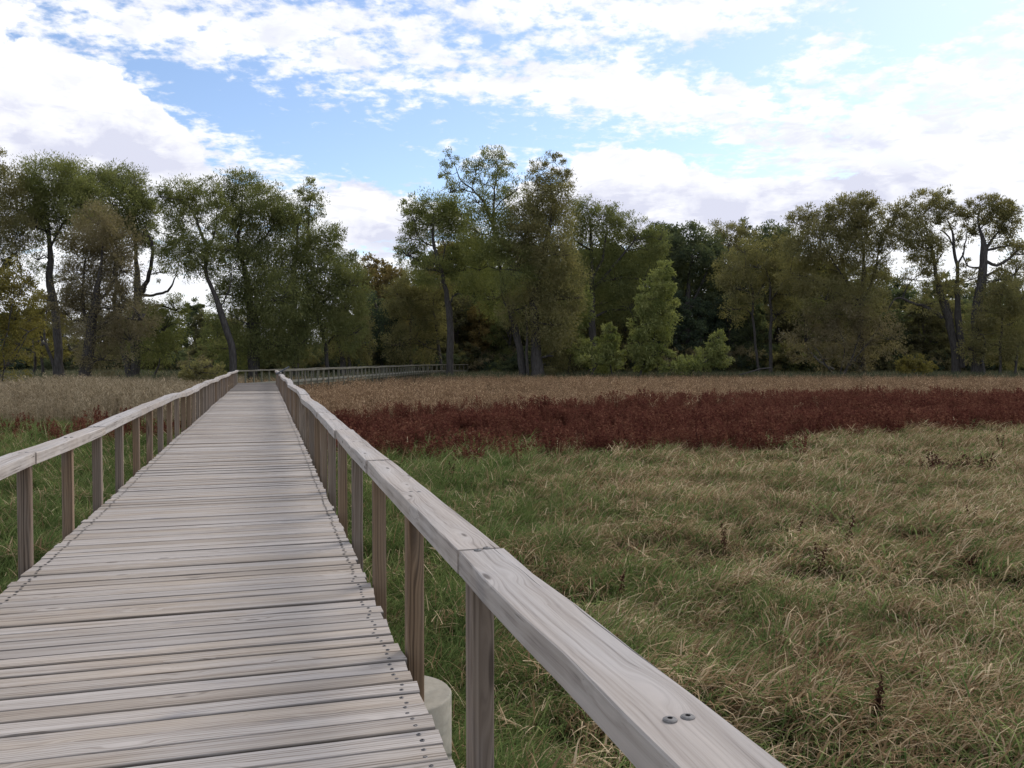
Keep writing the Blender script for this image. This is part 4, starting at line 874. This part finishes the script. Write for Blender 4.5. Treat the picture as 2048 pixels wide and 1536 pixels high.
def scatter(name, label, protos, pts, rot, scl, idx):
    """one stuff object: each point carries a rotation, a size and the number of its shape"""
    me = bpy.data.meshes.new(name); n = len(pts)
    me.vertices.add(n); me.vertices.foreach_set('co', np.asarray(pts, dtype=np.float32).ravel())
    at = me.attributes.new('rot', 'FLOAT_VECTOR', 'POINT'); at.data.foreach_set('vector', np.asarray(rot, dtype=np.float32).ravel())
    at = me.attributes.new('scl', 'FLOAT_VECTOR', 'POINT'); at.data.foreach_set('vector', np.asarray(scl, dtype=np.float32).ravel())
    at = me.attributes.new('shape', 'INT', 'POINT'); at.data.foreach_set('value', np.asarray(idx, dtype=np.int32))
    o = obj(name, me); o['kind'] = 'stuff'; o['label'] = label
    ng = bpy.data.node_groups.new(name, 'GeometryNodeTree')
    ng.interface.new_socket('Geometry', in_out='INPUT', socket_type='NodeSocketGeometry'); ng.interface.new_socket('Geometry', in_out='OUTPUT', socket_type='NodeSocketGeometry')
    N, L = ng.nodes, ng.links
    gi, go = N.new('NodeGroupInput'), N.new('NodeGroupOutput'); ip = N.new('GeometryNodeInstanceOnPoints'); jn = N.new('GeometryNodeJoinGeometry')
    for pm in reversed(protos):
        src = bpy.data.objects.new(pm.name, pm)
        oi = N.new('GeometryNodeObjectInfo'); oi.inputs['Object'].default_value = src; oi.inputs['As Instance'].default_value = False
        g2 = N.new('GeometryNodeGeometryToInstance'); L.new(oi.outputs['Geometry'], g2.inputs[0]); L.new(g2.outputs[0], jn.inputs[0])
    def attr(nm, ty, sock):
        a = N.new('GeometryNodeInputNamedAttribute'); a.data_type = ty; a.inputs['Name'].default_value = nm
        L.new([s for s in a.outputs if s.enabled and s.name == 'Attribute'][0], sock)
    L.new(gi.outputs[0], ip.inputs['Points']); L.new(jn.outputs[0], ip.inputs['Instance']); ip.inputs['Pick Instance'].default_value = True
    attr('shape', 'INT', ip.inputs['Instance Index']); attr('scl', 'FLOAT_VECTOR', ip.inputs['Scale'])
    e2r = N.new('FunctionNodeEulerToRotation'); attr('rot', 'FLOAT_VECTOR', e2r.inputs[0]); L.new(e2r.outputs[0], ip.inputs['Rotation'])
    L.new(ip.outputs[0], go.inputs[0])
    md = o.modifiers.new('scatter', 'NODES'); md.node_group = ng
    return o

def vnoise(x, y, s, seed=0):
    """cheap value noise 0..1"""
    x = x / s + seed * 17.3; y = y / s + seed * 5.1
    xi, yi = np.floor(x), np.floor(y); fx, fy = x - xi, y - yi
    h = lambda a, b: np.modf(np.abs(np.sin(a * 127.1 + b * 311.7 + seed) * 43758.5453))[0]
    fx = fx * fx * (3 - 2 * fx); fy = fy * fy * (3 - 2 * fy)
    return (h(xi, yi) * (1 - fx) + h(xi + 1, yi) * fx) * (1 - fy) + (h(xi, yi + 1) * (1 - fx) + h(xi + 1, yi + 1) * fx) * fy

def clear_of_walk(x, y, m=0.12):
    ok = ~((x > DL - m) & (x < DR + m) & (y < 61))
    L0, L1, L2, ea, eb = LEG
    for A, e, ln in ((L0, ea, 66), (L1, eb, 22)):
        nrm = np.array((e[1], -e[0])); s = (x - A[0]) * e[0] + (y - A[1]) * e[1]; u = (x - A[0]) * nrm[0] + (y - A[1]) * nrm[1]
        ok &= ~((s > -1) & (s < ln) & (u > -0.4) & (u < 3.0))
    return ok
def sample(D0, D1, dens, lat=0.66, extra=2.5):
    """random ground points between two depths across the view and a little beyond: x, y, depth, photograph column"""
    Dm = max(abs(D1), 3); half = lat * D1 + extra
    n = int((D1 - D0) * 2 * half * dens)
    D = rng.uniform(D0, D1, n); l = rng.uniform(-half, half, n); k = np.abs(l) < lat * D + extra; D, l = D[k], l[k]
    x = D * FV[0] + l * RV[0]; y = D * FV[1] + l * RV[1]
    return x, y, D, 1024 + l / np.maximum(D, 0.8) * F_PX
NEAR_X = [-400, 0, 330, 420, 640, 740, 1050, 1450, 1750, 2048, 2500]
NEAR_D = [31, 31, 30, 21, 21, 22, 24, 25.2, 29.5, 36, 42]      # grass ends, red weeds begin
FAR_D = [30.2, 30.4, 30.2, 24, 28, 34, 42, 48, 51, 53, 55]             # red weeds end, reeds begin
def bounds(px, x, y): 
    wob = (vnoise(x, y, 2.2, 3) - 0.5) * 3.0 + (vnoise(x, y, 7.0, 4) - 0.5) * 5.0
    return np.interp(px, NEAR_X, NEAR_D) + wob, np.interp(px, NEAR_X, FAR_D) + wob * 1.3

LEAN = -YAW - R(12)                            # the wind has combed the grass to the right
r_ = np.random.default_rng(5)
GR = [tuft('grass_tuft', [M['blade_green'], M['blade_dry']], n=34, rad=0.15, L=0.37, lean=0.65, curl=1.4, width=0.0086, r=r_, azj=1.0, mats=(0, 1), probs=(p, 1 - p)) for p in (0.95, 0.9, 0.85)]
MX = [tuft('grass_tuft', [M['blade_green'], M['blade_dry']], n=34, rad=0.16, L=0.37, lean=0.75, curl=2.2, width=0.0080, r=r_, azj=1.0, mats=(0, 1), probs=(p, 1 - p)) for p in (0.75, 0.6, 0.5)]
DY = [tuft('grass_tuft', [M['blade_green'], M['blade_dry']], n=30, rad=0.15, L=0.34, lean=0.75, curl=3.4, width=0.0104, r=r_, azj=0.9, mats=(0, 1), probs=(p, 1 - p)) for p in (0.42, 0.34, 0.26)]
LT = [tuft('litter', [M['blade_green'], M['blade_dry']], n=16, rad=0.2, L=0.18, lean=1.2, curl=0.7, width=0.0085, r=r_, azj=3.0, mats=(0, 1), probs=(0.15, 0.85), segs=3, baseh=0.20) for _ in range(2)]
def build_grass():
    P_, R_, S_, I_ = [], [], [], []
    for D0, D1, dens, sc in ((-1.0, 9, 72, 1.0), (9, 18, 36, 1.15), (18, 34, 17, 1.45), (34, 50, 8, 1.6)):
        x, y, D, px = sample(D0, D1, dens)
        nb, _ = bounds(px, x, y); dist = np.where(x > DR, x - DR, DL - x)
        k = clear_of_walk(x, y) & (D < nb + rng.normal(0, 0.7, len(x))); x, y, D, px = x[k], y[k], D[k], px[k]; dist = dist[k]
        # dryness: patchy, greener by the boardwalk and at the left
        dry = 0.36 * vnoise(x, y, 0.55, 1) + 0.30 * vnoise(x, y, 1.8, 2) + 0.27 + np.clip((px - 1000) / 2000, -0.2, 0.30) - 0.24 * np.exp(-dist / 2.2) - 0.16 * np.exp(-((px - 850) / 260) ** 2) * (D > 11) + rng.normal(0, 0.13, len(x))
        dry = np.where(x < DL, dry - 0.12, dry)
        idx = np.where(dry < 0.43, 0, np.where(dry < 0.60, 3, 6)) + rng.integers(0, 3, len(x))
        lit = rng.uniform(size=len(x)) < 0.07; idx = np.where(lit, 9 + rng.integers(0, 2, len(x)), idx)
        mound = 0.65 + 0.55 * vnoise(x, y, 0.45, 7) + 0.2 * vnoise(x, y, 2.0, 8)
        s = sc ** 0.6 * mound * rng.uniform(0.8, 1.2, len(x)); wd = np.where(True, s * sc ** 0.6, s)
        z = GZ + gnoise(x, y) + 0.10 + 0.30 * (mound - 0.9)
        P_.append(np.stack([x, y, z], -1)); S_.append(np.stack([wd, wd, s], -1))
        loc = LEAN + (vnoise(x, y, 0.6, 9) - 0.5) * 2.6 + (vnoise(x, y, 3.0, 10) - 0.5) * 1.8
        R_.append(np.stack([rng.normal(0, .06, len(x)), rng.normal(0, .06, len(x)), loc + rng.normal(0, 0.45, len(x))], -1)); I_.append(idx)
    scatter('marsh_grass', 'windblown mixed green and dry tan marsh grass on both sides of the boardwalk', GR + MX + DY + LT, np.concatenate(P_), np.concatenate(R_), np.concatenate(S_), np.concatenate(I_))
build_grass()

WP = [weed_proto(70 + i) for i in range(4)]
def build_red():
    P_, S_ = [], []
    for D0, D1, dens, sc in ((20, 38, 9, 1.0), (38, 62, 6, 1.15)):
        x, y, D, px = sample(D0, D1, dens); nb, fb = bounds(px, x, y)
        k = clear_of_walk(x, y, 0.3) & (D > nb - np.abs(rng.normal(0, 1.5, len(x)))) & (vnoise(x, y, 1.3, 41) > 0.16) & ((px > 560) | (rng.uniform(size=len(x)) < 0.10)) & (D < fb + np.abs(rng.normal(0, 1.4, len(x)))); x, y = x[k], y[k]
        s = 0.72 * sc * rng.uniform(0.6, 1.3, len(x)) * (0.85 + 0.4 * vnoise(x, y, 2.5, 21))
        P_.append(np.stack([x, y, GZ + gnoise(x, y)], -1)); S_.append(np.stack([s * 1.25, s * 1.25, s], -1))
    # loose dark patches on the left
    for (px0, D0, rad, n) in ((150, 27, 3.0, 30), (260, 27, 2.5, 40), (330, 28, 3, 60)):
        c = G(px0, D0); x = c[0] + rng.normal(0, rad * .6, n); y = c[1] + rng.normal(0, rad * .6, n); k = clear_of_walk(x, y, .3); x, y = x[k], y[k]
        s = rng.uniform(0.6, 1.0, len(x)); P_.append(np.stack([x, y, GZ + gnoise(x, y)], -1)); S_.append(np.stack([s, s, s * 0.9], -1))
    p = np.concatenate(P_); n = len(p)
    scatter('red_weeds', 'band of dark red dried weeds across the marsh', WP, p, np.stack([rng.normal(0, .1, n), rng.normal(0, .1, n), rng.uniform(0, 6.28, n)], -1), np.concatenate(S_), rng.integers(0, 4, n))
build_red()

RP = [reed_proto(80 + i, ('reed', 'reed_dk'), az0=LEAN * 0) for i in range(4)]
PR = [reed_proto(90 + i, ('paleree', 'paleree'), n=11, H=1.35, width=0.020) for i in range(3)]
SG = [tuft('sedge_tuft', [M['sedge'], M['blade_dry']], n=26, rad=0.45, L=1.0, lean=0.35, curl=1.0, width=0.035, r=r_, azj=3.0, mats=(0, 1), probs=(0.85, 0.15), segs=3) for _ in range(2)]
def build_reeds():
    P_, S_, I_ = [], [], []
    for D0, D1, dens, sc in ((32, 60, 4.2, 1.0), (60, 125, 1.7, 1.35)):
        x, y, D, px = sample(D0, D1, dens, 0.64, 4); nb, fb = bounds(px, x, y)
        k = clear_of_walk(x, y, 0.4) & (D > fb - np.abs(rng.normal(0, 1.3, len(x))) - np.where(rng.uniform(size=len(x)) < 0.10, rng.uniform(0, 12, len(x)), 0)) & (D < np.interp(px, [0, 300, 480, 900, 1500, 1750, 2048], [76, 84, 84, 118, 120, 116, 114]) + rng.normal(0, 2.5, len(x)))
        x, y, D, px = x[k], y[k], D[k], px[k]
        left = (x < DL) & (px < 520)
        s = sc ** 0.5 * rng.uniform(0.7, 1.15, len(x)) * (0.75 + 0.45 * vnoise(x, y, 4, 31)) * np.interp(D, [34, 42, 60, 120], [0.80, 0.72, 0.58, 0.36]) * np.where(left, 1.3, 1.0)
        P_.append(np.stack([x, y, GZ + np.zeros_like(x)], -1)); S_.append(np.stack([s * sc, s * sc, s], -1))
        I_.append(np.where(left, 4 + rng.integers(0, 3, len(x)), rng.integers(0, 4, len(x))))
    p = np.concatenate(P_); n = len(p)
    scatter('reeds', 'tall tan marsh reeds between the red weeds and the trees', RP + PR, p, np.stack([rng.normal(0, .08, n), rng.normal(0, .08, n), rng.uniform(0, 6.28, n)], -1), np.concatenate(S_), np.concatenate(I_))
    # sedge and rough grass along the foot of the trees
    x, y, D, px = sample(70, 150, 0.9, 0.64, 4)
    k = clear_of_walk(x, y, 0.6) & (D > np.interp(px, [0, 300, 480, 520, 900, 1500, 1750, 2048], [72, 80, 80, 74, 112, 114, 110, 108]) + rng.normal(0, 3, len(x)))
    x, y = x[k], y[k]; n = len(x); s = rng.uniform(0.7, 1.3, n)
    scatter('sedge', 'grey green sedge along the foot of the trees', SG, np.stack([x, y, np.full(n, GZ)], -1), np.stack([np.zeros(n), np.zeros(n), rng.uniform(0, 6.28, n)], -1), np.stack([s * 1.3, s * 1.3, s], -1), rng.integers(0, 2, n))
build_reeds()

def scrub_proto(seed, kind):
    r = np.random.default_rng(seed); lv = []; g = Geo()
    for k in range(5):
        c = np.array((r.normal(0, 1.3), r.normal(0, 1.3), r.uniform(0.7, 3.0))); s = r.uniform(0.9, 1.5); lv.append(blob_leaves(c, s, s * 0.8, s, 420, kind, r, 1.0))
    v = np.concatenate(lv); return quick('scrub', v, [np.arange(len(v)).reshape(-1, 4)], M[kind])
def build_scrub():
    pr = [scrub_proto(400 + i, k) for i, k in enumerate(('scrub', 'willow_dk', 'oak', 'olive', 'greygreen', 'brown'))]
    pts, s = [], []
    for px in np.arange(-150, 2250, 9.0):
        lo = np.interp(px, [-150, 380, 480, 760, 900, 2250], [150, 150, 108, 132, 134, 136])
        for _ in range(3):
            D = lo + abs(random.gauss(0, 8)); pts.append(G(px + random.uniform(-10, 10), D)); s.append(random.uniform(0.6, 1.5))
    p = np.array(pts); ok = clear_of_walk(p[:, 0], p[:, 1], 2.5); p = p[ok]; s = np.array(s)[ok]; n = len(p)
    scatter('undergrowth', 'dark undergrowth filling the shade under the trees', pr, p, np.stack([np.zeros(n), np.zeros(n), rng.uniform(0, 6.28, n)], -1), np.stack([s, s, s], -1), rng.choice([0, 0, 1, 2, 2, 3, 4, 5], n))
build_scrub()

# ------------------------------------------------------------------ dried dock stalks in the grass
DK = [weed_proto(120 + i, stems=(1, 2, 1, 3, 2)[i], H=0.68, nl=60, ls=0.024, spread=0.12, mat='dock', up=0.8) for i in range(5)]
DOCKS = [(1690, 1120, 'tallest leaning dark dock stalk in the grass right of the rail', 1.15, 0.35), (1648, 1175, 'short dark dock stalk just left of the tallest leaning one', 0.75, 0.1), (1228, 1225, 'dark red dock stalk in the grass close beside the near rail', 0.8, 0),
         (1765, 1525, 'dark dock stalk at the bottom border of the grass', 0.8, 0), (1400, 915, 'small dark stalk at the edge between grass and red weeds', 1.0, 0), (1318, 985, 'thin dark stalk in the mid grass below the red weeds', 0.8, 0.1),
         (1958, 1085, 'dark dock stalk near the right border at mid height', 0.8, 0), (1580, 1095, 'faint dark stalk in the middle of the dry grass', 0.8, 0.2), (1925, 1175, 'broken dark stalk in the dry grass toward the right border', 0.7, 0.5), (1455, 1120, 'low dark weed in the grass left of the leaning dock', 0.7, 0),
         (1640, 905, 'dark stalk in the tan grass before the red band, right of centre', 1.0, 0), (2010, 920, 'dark stalk by the right border below the red band', 1.0, 0), (60, 905, 'dark red stalk in green grass at the far left', 1.1, 0), (150, 900, 'dark stalk in green grass left of the left rail', 1.0, 0.1), (905, 975, 'small dark stalk in green grass right of the middle rail posts', 0.8, 0)]
for i, (px, py, lb, s, ln) in enumerate(DOCKS):
    D = 2.62 * F_PX / (py - HOR)
    o = obj('dock_plant', DK[i % 5], None, G(px, D, GZ + 0.08), (0, ln, -YAW + random.uniform(-.5, .5))); o.scale = (s * 0.95, s * 0.95, s * 0.9)
    o['label'] = lb; o['category'] = 'plant'; o['group'] = 'dried dock stalks in the grass'
def clump(px, D, lb, n, rad, H):
    r = np.random.default_rng(int(px)); g = Geo(); lv = []
    for _ in range(n):
        a = r.uniform(0, 6.28); b = np.array((math.cos(a), math.sin(a), 0)) * rad * math.sqrt(r.uniform()); tip = b + np.array((r.normal(0, .12), r.normal(0, .12), H * r.uniform(.6, 1)))
        g.tube([b, (b + tip) / 2, tip], [0.008, 0.006, 0.003], 3); f = r.uniform(0.3, 1, 30); c = b + (tip - b) * f[:, None] + r.normal(0, .05, (30, 3)); lv.append(leaves(c, r.standard_normal((30, 3)), 0.07, 0.035, r))
    v = np.concatenate(lv); g.add(v, np.arange(len(v)).reshape(-1, 4))
    o = obj('weed_clump', g.mesh('weed_clump', M['dock']), None, G(px, D)); o['label'] = lb; o['category'] = 'plant'
clump(1885, 18.5, 'wide dark clump of dead weeds in the tan grass at the right', 30, 0.55, 0.66)
clump(1950, 18.8, 'smaller dark clump of dead weeds right of the wide clump', 12, 0.28, 0.62)
